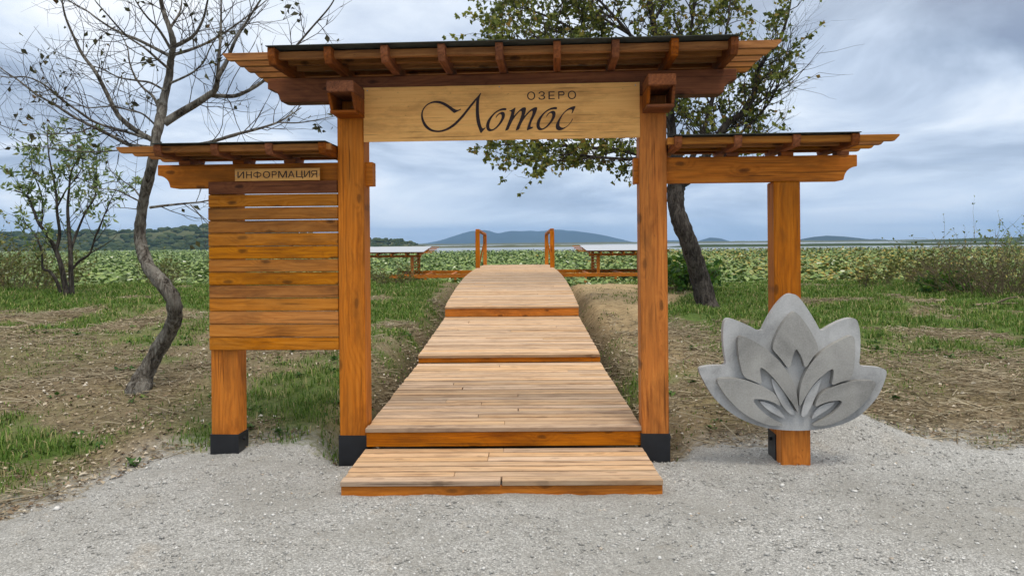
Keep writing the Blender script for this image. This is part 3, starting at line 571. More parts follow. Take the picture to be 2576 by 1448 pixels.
limbs = [
 (Z1([(1190, 890), (1300, 820), (1420, 750), (1510, 690), (1560, 650), (1580, 560), (1640, 450), (1700, 300), (1790, 150), (1900, -20)]), .050, .010, -.5),
 (Z1([(1510, 690), (1600, 695), (1700, 695), (1790, 660), (1890, 600), (2000, 500), (2130, 350), (2250, 210), (2380, 60), (2440, -40)]), .026, .006, -.9),
 (Z1([(1565, 630), (1580, 480), (1595, 300), (1600, 150), (1600, 0), (1590, -100)]), .022, .006, .2),
 (Z1([(1160, 1045), (1080, 1000), (990, 950), (900, 880), (840, 810), (760, 650), (690, 520), (600, 400), (540, 280), (480, 140), (455, 40), (440, -60)]), .036, .006, -.3),
 (Z1([(1150, 1080), (1040, 1065), (940, 1050), (820, 990), (700, 930), (540, 850), (400, 760), (260, 680), (130, 580), (40, 520), (-40, 450)]), .030, .005, .4),
 (Z1([(1070, 1005), (900, 950), (700, 890), (560, 800), (420, 700), (330, 620), (200, 560), (60, 560), (-60, 540)]), .018, .004, -.8),
 (Z1([(1180, 1060), (1330, 1055), (1500, 1035), (1700, 975), (1860, 935), (2000, 890), (2100, 835), (2180, 780)]), .026, .006, .5),
 (Z1([(2010, 885), (2140, 890), (2260, 875), (2380, 850), (2500, 825)]), .009, .003, .3),
 (Z1([(1262, 395), (1380, 360), (1500, 310), (1620, 240), (1750, 150), (1850, 70), (1980, -40)]), .020, .005, .7),
 (Z1([(1265, 335), (1340, 300), (1410, 250), (1470, 140), (1500, 20), (1520, -80)]), .026, .007, -.4),
 (Z1([(1235, 410), (1120, 350), (1000, 290), (900, 250), (800, 200), (710, 140), (630, 80), (540, 30), (440, -20)]), .022, .005, .5),
 (Z1([(1232, 350), (1180, 260), (1130, 190), (1070, 130), (1010, 50), (960, -30)]), .018, .005, -.6),
 (Z1([(1222, 500), (1130, 420), (1050, 350), (930, 270), (850, 190), (780, 110), (700, 20), (660, -40)]), .016, .004, -.9),
 (Z1([(1165, 860), (1140, 760), (1100, 690), (1040, 640), (980, 560), (940, 460), (920, 340), (860, 220)]), .020, .005, .8),
 (Z1([(1240, 600), (1330, 560), (1410, 515), (1480, 440), (1520, 350), (1580, 260), (1640, 200)]), .014, .004, -.7),
 (Z1([(1200, 660), (1090, 600), (1000, 585), (860, 560), (740, 500), (640, 470), (520, 430), (420, 400)]), .014, .004, .9),
 (Z1([(1160, 940), (1040, 830), (940, 800), (820, 770), (640, 780), (560, 750), (400, 690), (300, 690)]), .012, .003, -.6),
 (zl([(1085, 235), (1200, 220), (1350, 205), (1450, 195), (1550, 175)], 0, 700), .016, .007, .1),
 (zl([(1380, 215), (1440, 280), (1500, 330), (1540, 370)], 0, 700), .007, .003, -.1),
 (zl([(1020, 195), (930, 150), (840, 110), (740, 100), (640, 80)], 0, 700), .010, .003, -.4),
 (zl([(1010, 150), (960, 90), (900, 50), (840, 0), (770, -60)], 0, 700), .010, .003, .4),
 (zl([(1000, 248), (930, 240), (860, 235), (800, 235)], 0, 700), .006, .002, -.3),
 (Z1([(700, 905), (560, 960), (400, 970), (250, 970), (100, 940), (0, 905)]), .008, .003, -.4),
 (Z1([(1110, 1080), (950, 1080), (700, 1100), (480, 1090), (300, 1060), (150, 1030), (0, 920)]), .010, .003, .3),
 (Z1([(1225, 200), (1190, 100), (1160, 0), (1140, -100)]), .022, .006, -.2),
 (Z1([(1235, 200), (1280, 130), (1310, 60), (1320, -60)]), .018, .005, .5)]
lb = Tubes()
for L, r0, r1, dY in limbs: limb(lb, lv, px_path(L, TY, dY, .04), r0 * .82, r1 * .85, cfg, 8.0, 6, .10, sub=tw)
lb.build('limbs', M['bark_l'], t_l); tag(tw.build('twigs', M['twig'], t_l), kind='stuff'); tag(lv.build('crown', M['leaf_l'], t_l, .30), 'few scattered withered leaves', kind='stuff')

# --- leafy leaning tree behind the right post
RY = 13.2
base = at(1778, 768, RY); t_r = empty('leaning_tree', (base.x, base.y, float(hz(base.x, base.y))))
tag(t_r, 'dark leaning tree with sparse green crown behind the right gate post', 'tree')
tr = Tubes(); lb = Tubes(); tw = Tubes(); lv = Leaves()
trunk = [(1786, 790), (1775, 755), (1762, 705), (1748, 655), (1732, 608), (1712, 560), (1702, 520), (1700, 480), (1704, 450), (1702, 400), (1696, 340)]; tpx = [62, 52, 47, 46, 44, 42, 40, 44, 46, 34, 28]
P = smooth_path([at(u, v, RY + .1 * math.sin(i)) for i, (u, v) in enumerate(trunk)], 5); R = np.interp(np.linspace(0, 1, len(P)), np.linspace(0, 1, len(tpx)), tpx) * RY / FPX / 2
tr.add(P, R, 14, .22); tr.build('trunk', M['bark_r'], t_r)
cfg = dict(seg=.16, wander=.20, up=.02, kids=[4, 3], leafy=.95, leaves=11.0, leaf=.086, droop=-.5, len=1.05, lift=.15, r=.012, depth=1)
low = dict(cfg, len=.72, lift=.45)
bare = dict(cfg, leafy=.06, leaves=2, kids=[4, 3], len=1.3, up=.05, wander=.10, lift=.35)
limbs = [
 ([(1700, 470), (1688, 400), (1690, 330), (1680, 250), (1662, 150), (1640, 40), (1622, -80), (1610, -200)], .10, .03, 0.2, cfg, 10),
 ([(1712, 465), (1745, 440), (1790, 370), (1830, 310), (1865, 287), (1897, 236), (1906, 184), (1928, 142), (1957, 107), (1982, 40), (1995, -40)], .085, .012, -.6, cfg, 9),
 ([(1690, 400), (1640, 395), (1560, 378), (1480, 372), (1400, 365), (1310, 362), (1250, 366)], .055, .008, .6, low, 12),
 ([(1695, 415), (1640, 395), (1580, 400), (1500, 395), (1440, 388), (1390, 392), (1360, 402)], .040, .006, -.9, low, 9),
 ([(1685, 300), (1600, 205), (1500, 115), (1420, 62), (1330, 25), (1250, 8)], .05, .008, .9, cfg, 12),
 ([(1690, 330), (1590, 200), (1480, 135), (1380, 112), (1290, 98), (1240, 80)], .045, .007, -1.0, cfg, 12),
 ([(1672, 200), (1570, 70), (1490, -20), (1430, -110)], .04, .008, -.2, cfg, 10),
 ([(1720, 440), (1762, 350), (1792, 250), (1812, 150), (1832, 50), (1842, -60)], .055, .010, 1.0, cfg, 11),
 ([(1692, 280), (1722, 150), (1742, 50), (1752, -60)], .05, .010, -1.2, cfg, 11),
 ([(1665, 170), (1600, 100), (1540, 60), (1440, 0), (1360, -50), (1300, -80)], .035, .006, 1.3, cfg, 11),
 ([(1640, 60), (1700, -40), (1740, -140)], .03, .006, .5, cfg, 9),
 ([(1720, 445), (1770, 400), (1800, 350), (1840, 320), (1870, 270), (1880, 220)], .04, .008, .3, cfg, 10),
 ([(1790, 370), (1840, 352), (1900, 300), (1940, 250), (1962, 200), (1980, 130), (1995, 70)], .03, .004, -.4, bare, 9),
 ([(1865, 287), (1920, 250), (1950, 200), (1965, 130), (1985, 60)], .02, .004, .2, bare, 8),
 ([(1745, 442), (1800, 415), (1860, 385), (1915, 345), (1960, 300)], .03, .004, .5, dict(bare, leafy=.35, leaves=4), 9),
 ([(1560, 378), (1460, 400), (1380, 405), (1300, 400), (1200, 365)], .02, .003, .1, dict(cfg, leafy=.6), 6)]
for L, r0, r1, dY, cf, sp_ in limbs: limb(lb, lv, px_path(L, RY, dY, .1), r0, r1, cf, sp_ * .95, 6, .18, sub=tw)
lb.build('limbs', M['bark_r'], t_r); tag(tw.build('twigs', M['twig'], t_r), kind='stuff'); tag(lv.build('crown', M['leaf_r'], t_r, .40), kind='stuff')

# --- young multi-stemmed tree far left
SY = 15.0
base = at(182, 760, SY); t_s = empty('young_willow', (base.x, base.y, float(hz(base.x, base.y))))
tag(t_s, 'young several stemmed tree with narrow green leaves at far left', 'tree')
lb = Tubes(); tw = Tubes(); lv = Leaves()
cfg = dict(seg=.14, wander=.12, up=.10, kids=[3, 3], leafy=.9, leaves=8, leaf=.14, droop=.1, len=.85, lift=.4, r=.009, depth=1)
Z3 = lambda L: zl(L, 0, 450)
for L, r0, r1, dY, lf, sp_ in [
 ([(500, 1380), (470, 1250), (445, 1120), (405, 1000), (340, 880), (280, 800), (240, 700), (190, 600), (100, 560)], .062, .010, -.4, .9, 8),
 ([(525, 1380), (515, 1200), (510, 1020), (500, 860), (490, 700), (500, 560), (520, 420), (600, 280)], .055, .010, .3, .9, 8),
 ([(405, 1000), (432, 880), (415, 740), (405, 580), (375, 420), (350, 280), (345, 110)], .036, .008, .1, .9, 9),
 ([(515, 1140), (580, 1070), (650, 1020), (690, 900), (740, 780), (800, 640), (850, 540)], .030, .007, -.5, .5, 7),
 ([(650, 1020), (720, 980), (800, 930), (850, 880)], .014, .004, .2, .25, 5),
 ([(510, 1000), (560, 860), (620, 720), (690, 600), (700, 420), (680, 280)], .030, .007, .6, .8, 8),
 ([(440, 1300), (405, 1210), (360, 1150), (310, 1125), (300, 1000), (250, 880), (180, 800), (90, 740)], .035, .006, .5, .8, 7),
 ([(300, 810), (310, 680), (290, 560), (240, 440), (220, 330)], .020, .005, -.6, .9, 8),
 ([(405, 700), (480, 560), (560, 460), (600, 360), (560, 260)], .02, .005, -.2, .9, 8),
 ([(560, 470), (700, 520), (820, 500), (930, 510), (960, 500)], .012, .003, .3, .7, 5)]:
    limb(lb, lv, px_path(Z3(L), SY, dY, .08), r0, r1, dict(cfg, leafy=lf), sp_ * .55, 6, .38, sub=tw)
lb.build('trunk', M['bark_r'], t_s); tag(tw.build('twigs', M['twig'], t_s), kind='stuff'); tag(lv.build('crown', M['leaf_s'], t_s, .17), kind='stuff')

# --- bushes
def bush(name, u, v, Y0, w, h, label, leaf_mat, nst, leaves, lsize, stem_mat='brush', lean=.35, up=.06, wid=.3, leafy=.9, dep=None, r=.006, kids=3):
    b_ = at(u, v, Y0); z0 = float(hz(b_.x, b_.y)); z0 = max(z0, WZ - .1); o = empty(name, (b_.x, b_.y, z0)); tag(o, label, 'bush')
    tb = Tubes(); lv = Leaves(); c_ = dict(seg=.14, wander=.22, up=up, kids=[kids, 2], leafy=leafy, leaves=leaves, leaf=lsize, droop=.05)
    for i in range(nst):
        a = rng.uniform(0, 2 * PI); q = rng.random() ** .5; p = np.array([b_.x + math.cos(a) * q * w * .45, b_.y + math.sin(a) * q * (dep or w) * .4, z0 - .04])
        d_ = np.array([math.cos(a) * q * lean * 1.6, math.sin(a) * q * lean, 1.0]); grow(tb, lv, p, d_, h * rng.uniform(.55, 1.1), r, 1, c_)
    tag(tb.build('stems', M[stem_mat], o), kind='stuff')
    if lv.p: tag(lv.build('foliage', M[leaf_mat], o, wid), kind='stuff')
    return o
bush('thicket', 30, 705, 17.0, 2.6, 1.1, 'dark brownish thicket at the left edge of the picture', 'leaf_o', 150, 7, .07, lean=.6)
bush('thicket', 2530, 752, 14.2, 2.5, 1.1, 'big tangled brown thicket at the right edge', 'leaf_o', 200, 3.0, .055, lean=.7, r=.007)
bush('thicket', 2400, 745, 15.5, 1.5, .45, 'olive brush left of the tangled thicket at right', 'leaf_o', 70, 3, .055, lean=.6)
bush('sapling', 2555, 720, 14.4, .5, 1.45, 'slender green topped sapling rising from the right thicket', 'leaf_s', 12, 10, .075, lean=.2, up=.2)
for i, (u, w_, lab) in enumerate([(2195, .7, 'olive bush nearest to the wooden right post'), (2265, .8, 'olive bush in the middle of the row on the right bank'), (2325, .7, 'olive bush furthest from the gate in the right bank row')]):
    tag(bush('bush', u, 738, 16.2 + .3 * i, w_, .68, lab, 'leaf_o', 18, 6, .075, lean=.3, up=.12, wid=.4, leafy=.95), group='olive bushes on the right bank')
bush('bush', 2372, 742, 14.6, .5, .38, 'small bright green bush at the edge of the right grass', 'leaf_b', 40, 9, .075, lean=.8, wid=.38)
bush('bush', 1722, 716, 15.8, .75, .62, 'bright green leafy bush behind the leaning trunk', 'leaf_b', 46, 10, .11, lean=.5, wid=.45)
bush('bush', 990, 715, 18.2, .9, .45, 'brownish weedy bush left of the bridge', 'leaf_o', 50, 6, .06, lean=.7)
bush('bush', 1500, 712, 25.0, 1.6, .75, 'weedy bush under the right pavilion', 'leaf_o', 40, 7, .08, lean=.7)
bush('dry_grass_clump', 408, 690, 18.6, .55, .62, 'dry clump of tall grass right of the crooked trunk', 'leaf_o', 60, 3, .09, lean=.6, wid=.12)
# bent stems standing up through the lotus in front of the sky line
# --- fallen branches at right
for (a, b_, c_, lab) in [((2450, 744), (2500, 742), (2560, 752), 'long bleached fallen branch lying below the right thicket'), ((2478, 728), (2505, 742), (2540, 754), 'short pale fallen branch crossing the longer one')]:
    pts = []
    for (u, v) in (a, b_, c_):
        p = at(u, v, 12.6); z_ = float(hz(p.x, p.y)); pts.append(Vector((p.x, p.y, z_ + .03)))
    o = empty('fallen_branch', pts[0]); tag(o, lab, 'branch'); tb = Tubes(); P = smooth_path(pts, 5); tb.add(P, np.linspace(.028, .012, len(P)), 6, .2); tb.build('wood', M['deadwood'], o)
    tb = Tubes(); q = P[len(P) // 2]; tb.add([q, q + np.array([.15, -.1, .10]), q + np.array([.3, -.12, .13])], [.012, .009, .005], 5); tb.build('side_shoot', M['deadwood'], o)

# ------------------------------------------------------------------ ground cover scatter
def scat(n, x0, x1, y0, y1, ybias=1.0):
    t_ = rng.random(n) ** ybias; y = y0 + (y1 - y0) * t_; return x0 + (x1 - x0) * rng.random(n), y
def off_deck(x, y): return ~((np.abs(x - DX - .0105 * (y - 5.27)) < 1.06) & (y > 4.4))
# loose stones
n = 60000; x, y = scat(n, -3.3, 4.4, 2.6, 6.5, 1.25); k_ = (gravel_d(x, y) > .01 - .45 * rng.random(n) ** 3) & off_deck(x, y); k_ &= (fbm(x * 2.5, y * 2.5, 91, 3) + .35 * rng.random(n)) > .52
x, y = x[k_], y[k_]; n = len(x); r = .0024 + .0080 * rng.random(n) ** 4.0; big = rng.random(n) < .008; r[big] *= 1.9
z = gz(x, y) + r * .25
OV = np.array([[1, 0, 0], [-1, 0, 0], [0, 1, 0], [0, -1, 0], [0, 0, 1], [0, 0, -1]], float); OF = np.array([[0, 2, 4], [2, 1, 4], [1, 3, 4], [3, 0, 4], [2, 0, 5], [1, 2, 5], [3, 1, 5], [0, 3, 5]])
V = OV[None] * (r[:, None, None] * (0.6 + .8 * rng.random((n, 6, 1)))) * np.array([1.15, 1.15, .75]); V = V + rng.normal(size=(n, 6, 3)) * (r * .22)[:, None, None]
th = rng.uniform(0, 2 * PI, n); cs, sn = np.cos(th)[:, None], np.sin(th)[:, None]; V = np.stack([V[..., 0] * cs - V[..., 1] * sn, V[..., 0] * sn + V[..., 1] * cs, V[..., 2]], -1) + np.stack([x, y, z], -1)[:, None]
tag(link('gravel_stones', mesh_np('gravel_stones', V.reshape(-1, 3), ((np.arange(n) * 6)[:, None, None] + OF[None]).reshape(-1, 3)), M['stone']), 'loose grey stones lying over the gravel', 'gravel', kind='stuff')
# dry leaves
n = 90000; x, y = scat(n, -9, 9, 4.2, 16, 1.6); k_ = (gravel_d(x, y) < .03 - .1 * (rng.random(n) < .02)) & off_deck(x, y) & (grass_m(x, y) < .25 + .5 * rng.random(n)) & (sand_m(x, y) < .3 + .5 * rng.random(n)); k_ &= fbm(x * 1.4, y * 1.4, 93, 3) + .3 * rng.random(n) > .40
x, y = x[k_], y[k_]; n = len(x); L = .012 + .038 * rng.random(n) ** 1.8; th = rng.uniform(0, 2 * PI, n); el = rng.uniform(-.1, .5, n); z = hz(x, y) + .004 + .012 * rng.random(n)
d_ = np.stack([np.cos(th) * np.cos(el), np.sin(th) * np.cos(el), np.sin(el)], -1); a = np.stack([-np.sin(th), np.cos(th), rng.uniform(-.5, .5, n)], -1); up_ = np.array([0, 0, 1.0])
p = np.stack([x, y, z], -1); Lc = L[:, None]; V = np.stack([p - d_ * Lc * .5, p + a * Lc * .32 + up_ * Lc * .22, p + d_ * Lc * .5, p - a * Lc * .32 + up_ * Lc * .22 * rng.random((n, 1))], 1)
tag(link('leaf_litter', mesh_np('leaf_litter', V.reshape(-1, 3), ((np.arange(n) * 4)[:, None, None] + np.array([[0, 1, 2], [0, 2, 3]])[None]).reshape(-1, 3)), M['litter']), 'dry brown leaf litter strewn over the bank', 'litter', kind='stuff')
# straw and cut stalks
n = 75000; x, y = scat(n, -9, 11, 4.2, 17, 1.35); k_ = (gravel_d(x, y) < .02) & off_deck(x, y) & (sand_m(x, y) < .25 + .4 * rng.random(n)) & (grass_m(x, y) < .15 + .45 * rng.random(n)); k_ &= (fbm(x * .8 + 3, y * .8, 95, 3) + .3 * rng.random(n) + .12 * (x > 1)) > .65
x, y = x[k_], y[k_]; n = len(x); L = .05 + .30 * rng.random(n) ** 2; th = rng.normal(0, .9, n) + PI * (rng.random(n) > .5); el = rng.normal(.06, .13, n); w_ = (.0012 + .0022 * rng.random(n) ** 2) * (1 + y / 9); z = hz(x, y) + .012 + .02 * rng.random(n)
d_ = np.stack([np.cos(th) * np.cos(el), np.sin(th) * np.cos(el), np.sin(el)], -1); a = np.stack([-np.sin(th), np.cos(th), np.zeros(n)], -1); p = np.stack([x, y, z], -1); Lc, wc = L[:, None], w_[:, None]
tri = [a * wc, -a * wc * .6 + up_ * wc, -a * wc * .6 - up_ * wc * .5]; V = np.stack([p - d_ * Lc * .5 + q for q in tri] + [p + d_ * Lc * .5 + q for q in tri], 1)
tag(link('straw', mesh_np('straw', V.reshape(-1, 3), ((np.arange(n) * 6)[:, None, None] + np.array([[0, 1, 4, 3], [1, 2, 5, 4], [2, 0, 3, 5]])[None]).reshape(-1, 4)), M['straw']), 'cut dry stalks and straw scattered on the bank', 'straw', kind='stuff')
# grass blades, in tufts
n = 1500000; x, y = scat(n, -14, 15, 4.0, 20, 1.15); k_ = (np.abs(x) < y * .78 + .8) & (gravel_d(x, y) < -.02) & off_deck(x, y); x, y = x[k_], y[k_]
gm = grass_m(x, y); tuft = fbm(x * 4.5, y * 4.5, 97, 2); k_ = rng.random(len(x)) < gm * np.clip((tuft - .26) * 3.0, 0, 1) * .62; x, y, gm = x[k_], y[k_], gm[k_]; n = len(x)
L = (.025 + .075 * rng.random(n) ** 1.4) * (.5 + .8 * gm) * (1 + .1 * sst(10, 16, y)); th = rng.uniform(0, 2 * PI, n); bend = .35 + .9 * rng.random(n); w_ = (.0016 + .0016 * rng.random(n)) * (1 + y / 9); z = hz(x, y) - .004
f_ = np.stack([np.cos(th), np.sin(th), np.zeros(n)], -1); a = np.stack([-np.sin(th), np.cos(th), np.zeros(n)], -1); p = np.stack([x, y, z], -1); Lc, wc, bc = L[:, None], w_[:, None], bend[:, None]
V = np.stack([p - a * wc, p + a * wc, p + f_ * Lc * .22 * bc + up_ * Lc * .6 + a * wc * .8, p + f_ * Lc * .22 * bc + up_ * Lc * .6 - a * wc * .8, p + f_ * Lc * .75 * bc + up_ * Lc * (1.0 - .3 * bc)], 1)
tag(link('grass', mesh_np('grass', V.reshape(-1, 3), ((np.arange(n) * 5)[:, None, None] + np.array([[0, 1, 2], [0, 2, 3], [3, 2, 4]])[None]).reshape(-1, 3)), M['grass']), 'short green grass growing in patches on the bank', 'grass', kind='stuff')
NGRASS = n
# broad leaved weeds
Vs, Fs, nb = [], [], 0
class W_: location = Vector((0, 0, 0))
lw = Leaves(); x, y = scat(2600, -7, 7, 4.3, 11, 1.3); k_ = (gravel_d(x, y) < -.05) & off_deck(x, y) & (rng.random(len(x)) < .04 + .55 * grass_m(x, y)) & (np.abs(x - DX) > 1.25); x, y = x[k_], y[k_]
for px, py in zip(x, y):
    z0 = float(hz(px, py)); s_ = rng.uniform(.03, .075)
    for q in range(rng.integers(5, 13)):
        a = rng.uniform(0, 2 * PI); lw.add(np.array([px, py, z0 + .004]) + rng.normal(size=3) * np.array([.02, .02, .006]), np.array([math.cos(a), math.sin(a), rng.uniform(.1, .9)]), s_ * rng.uniform(.6, 1.2))
o = lw.build('weeds', M['weed'], W_, .32) if False else None
n = len(lw.p); pp = np.array(lw.p); dd = np.array(lw.d); dd /= np.linalg.norm(dd, axis=1)[:, None]; Lc = np.array(lw.l)[:, None]; a = np.cross(dd, up_); a /= np.linalg.norm(a, axis=1)[:, None] + 1e-9; b_ = np.cross(a, dd)
V = np.stack([pp, pp + dd * Lc * .45 + a * Lc * .3 + b_ * Lc * .1, pp + dd * Lc, pp + dd * Lc * .45 - a * Lc * .3 + b_ * Lc * .1], 1)
tag(link('weeds', mesh_np('weeds', V.reshape(-1, 3), ((np.arange(n) * 4)[:, None, None] + np.array([[0, 1, 2], [0, 2, 3]])[None]).reshape(-1, 3)), M['weed']), 'low broad leaved weeds between the dry leaves', 'weeds', kind='stuff')
# reeds between lotus on the far left
n = 9000; y = 34 + 34 * rng.random(n); x = -y * (.30 + .45 * rng.random(n)); k_ = fbm(x * .15, y * .15, 99, 3) > .45; x, y = x[k_], y[k_]; n = len(x); L = .45 + .35 * rng.random(n); th = rng.uniform(0, 2 * PI, n)
f_ = np.stack([np.cos(th), np.sin(th), np.zeros(n)], -1); a = np.stack([-np.sin(th), np.cos(th), np.zeros(n)], -1); p = np.stack([x, y, np.full(n, WZ + .05)], -1); Lc = L[:, None]
V = np.stack([p - a * .02, p + a * .02, p + f_ * .25 * Lc + up_ * Lc], 1)
tag(link('reeds', mesh_np('reeds', V.reshape(-1, 3), np.arange(n * 3).reshape(-1, 3)), M['reed']), 'band of thin reeds in the lotus bed at left', 'reeds', kind='stuff')

# ------------------------------------------------------------------ the gate
GA = rad(3.2)
gate = empty('wooden_gate', (-0.05, 5.3, 0), -GA)
tag(gate, 'brown timber entrance gate with flat slatted roofs and lettered boards', 'gate')
wd, wk, rf = M['wood'], M['wood_plank'], M['wood_dark_shaded']
def post(x0, x1, y0, y1, z1, shoe_top, bolts=True):
    p = board('post', z1, y1 - y0, x1 - x0, ((x0 + x1) / 2, (y0 + y1) / 2, z1 / 2), 'z', wd, gate, .008)
    # the steel shoe hugs the post foot: four plates a few millimetres proud
    bm = bmesh.new(); e = .006; X0, X1, Y0, Y1 = x0 - e, x1 + e, y0 - e, y1 + e
    ring = [(X0, Y0), (X1, Y0), (X1, Y1), (X0, Y1)]; inn = [(x0 - .001, y0 - .001), (x1 + .001, y0 - .001), (x1 + .001, y1 + .001), (x0 - .001, y1 + .001)]
    vv = [[bm.verts.new((a, b_, z)) for a, b_ in R_] for R_, z in ((ring, -.15), (ring, shoe_top), (inn, shoe_top), (inn, -.15))]
    for k in range(3):
        for i in range(4): bm.faces.new((vv[k][i], vv[k][(i + 1) % 4], vv[k + 1][(i + 1) % 4], vv[k + 1][i]))
    me = bm_mesh('metal_shoe', bm); s = link('metal_shoe', me, M['steel_black'], p)
    s.matrix_parent_inverse = p.matrix_basis.inverted()
    for (bx, by, rx) in (((X0 - .008), (y0 + y1) / 2, 1), ((X1 + .008), (y0 + y1) / 2, 1)):
        bm = bmesh.new(); bmesh.ops.create_cone(bm, cap_ends=True, segments=6, radius1=.014, radius2=.014, depth=.02, matrix=Matrix.Translation((bx, by, shoe_top - .05)) @ Matrix.Rotation(PI / 2, 4, 'Y'))
        bo = link('bolt', bm_mesh('bolt', bm), M['steel_black'], p); bo.matrix_parent_inverse = p.matrix_basis.inverted()
    return p
post(-1.215, -1.022, 0, .18, 2.590, .17); post(.960, 1.153, 0, .18, 2.590, .195)
post(-2.189, -1.987, .040, .205, 1.976, .162); post(1.900, 2.085, .02, .185, 1.970, .19)
def beam_prof(x0, x1, z0, z1, le, re):
    H_ = z1 - z0; cut = [(0, 0.0), (0, -.44 * H_), (.010, -.455 * H_), (.028, -.475 * H_), (.050, -.53 * H_), (.070, -.62 * H_), (.084, -.74 * H_), (.091, -.88 * H_), (.095, -.97 * H_), (.125, -1.0 * H_)]
    L = [(x0 + a, z1 + b_) for a, b_ in cut] if le else [(x0, z1), (x0, z0)]
    R_ = [(x1 - a, z1 + b_) for a, b_ in cut][::-1] if re else [(x1, z0), (x1, z1)]
    return L + R_
def beam(x0, x1, z0, z1, y0, y1, le, re, name='beam', mat=None):
    cx, cz = (x0 + x1) / 2, (z0 + z1) / 2; pr = [(a - cx, b_ - cz) for a, b_ in beam_prof(x0, x1, z0, z1, le, re)]
    o = link(name, prism_me(name, pr, y1 - y0, .006, 2), mat or wd, gate); o.location = (cx, (y0 + y1) / 2, cz); return o
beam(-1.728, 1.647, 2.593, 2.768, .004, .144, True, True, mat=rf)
beam(-2.589, -.969, 1.980, 2.154, .055, .150, True, False); beam(.926, 2.492, 1.972, 2.154, .055, .150, False, True)
# bracket boxes in front of the post heads
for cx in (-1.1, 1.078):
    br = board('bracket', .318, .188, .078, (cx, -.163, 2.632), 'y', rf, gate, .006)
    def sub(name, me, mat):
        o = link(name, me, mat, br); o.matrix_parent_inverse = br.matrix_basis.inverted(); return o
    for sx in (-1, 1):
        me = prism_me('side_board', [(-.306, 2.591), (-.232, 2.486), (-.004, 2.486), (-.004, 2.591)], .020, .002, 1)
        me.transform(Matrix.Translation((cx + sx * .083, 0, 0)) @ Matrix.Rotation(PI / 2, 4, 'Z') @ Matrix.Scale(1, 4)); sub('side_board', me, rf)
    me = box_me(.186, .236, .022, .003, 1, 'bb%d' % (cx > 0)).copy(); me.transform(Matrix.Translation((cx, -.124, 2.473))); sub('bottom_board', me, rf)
# roofs
def slat(x0, x1, y, z, w, h, ch0, ch1):
    cx = (x0 + x1) / 2; a, b_ = x0 - cx, x1 - cx
    pr = [(a, h / 2), (a, h * .28 if ch0 else -h / 2)] + ([(a + h * .75, -h / 2)] if ch0 else []) + ([(b_ - h * .75, -h / 2)] if ch1 else []) + [(b_, h * .28 if ch1 else -h / 2), (b_, h / 2)]
    o = link('slat', prism_me('slat', pr, w, .002, 1), M['wood_slat_shaded'], gate); o.location = (cx, y, z); o.rotation_euler = (0, random.uniform(-.0015, .0015), random.uniform(-.001, .001)); return o
def rafter(x, y0, y1, z0, z1, w):
    cy, cz = (y0 + y1) / 2, (z0 + z1) / 2; L = (y1 - y0) / 2; h = (z1 - z0) / 2; ch = h * 1.1
    pr = [(-L, h), (-L, h - ch * .9), (-L + ch * .5, -h), (L - ch * .5, -h), (L, h - ch * .9), (L, h)]
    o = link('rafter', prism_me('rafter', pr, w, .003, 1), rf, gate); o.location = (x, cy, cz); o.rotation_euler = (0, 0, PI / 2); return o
for i, y in enumerate((-.300, -.125, .05, .225, .400)): slat(-1.915 + .012 * math.sin(i * 3), 1.85 + .01 * math.cos(i * 5), y, 2.850, .045, .050, True, True)
for i in range(9): rafter(-1.546 + i * .3855, -.400, .500, 2.774, 2.884, .050)
def sheet(x0, x1, y0, y1, z):
    o = link('roof_sheet', box_me(x1 - x0, y1 - y0, .005, .001, 1, 'sheet%.2f' % x0), M['roof'], gate); o.location = ((x0 + x1) / 2, (y0 + y1) / 2, z + .0025)
sheet(-1.575, 1.567, -.425, .52, 2.887)
for sx, xs in ((-1, (-2.421, -2.012, -1.625, -1.248)), (1, (1.192, 1.590, 1.975, 2.360))):
    for i, y in enumerate((-.22, -.03, .16, .35)):
        if sx < 0: slat(-2.727 + .01 * math.sin(i * 4), -1.190 if y < -.1 else -1.2225, y, 2.232, .042, .044, True, False)
        else: slat(1.120 if y < -.1 else 1.160, 2.650 + .01 * math.sin(i * 4), y, 2.232, .042, .044, False, True)
    for x in xs: rafter(x, -.26, .42, 2.184, 2.262, .052)
    for i, x in enumerate(xs):
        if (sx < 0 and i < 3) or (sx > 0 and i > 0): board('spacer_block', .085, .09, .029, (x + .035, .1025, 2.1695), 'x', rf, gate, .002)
    sheet(xs[0] - .03, xs[-1] + .03, -.275, .43, 2.265)
# plank wall of the information board
pz = .784; pitch = (2.022 - .784) / 13
for i in range(13):
    z0 = pz + i * pitch; h = pitch - (.0032 if i not in (9, 10, 11) else .0052); tilt = random.uniform(-.0018, .0018)
    o = board('plank', .964 + random.uniform(-.004, .004), .024, h, (-1.7025, .024, z0 + pitch / 2), 'x', wk, gate, .003, (0, tilt, 0))
    if i == 12: o.data = o.data.copy(); o.data.materials[0] = rf
    if i == 12: o['label'] = 'dark waney edged top plank'
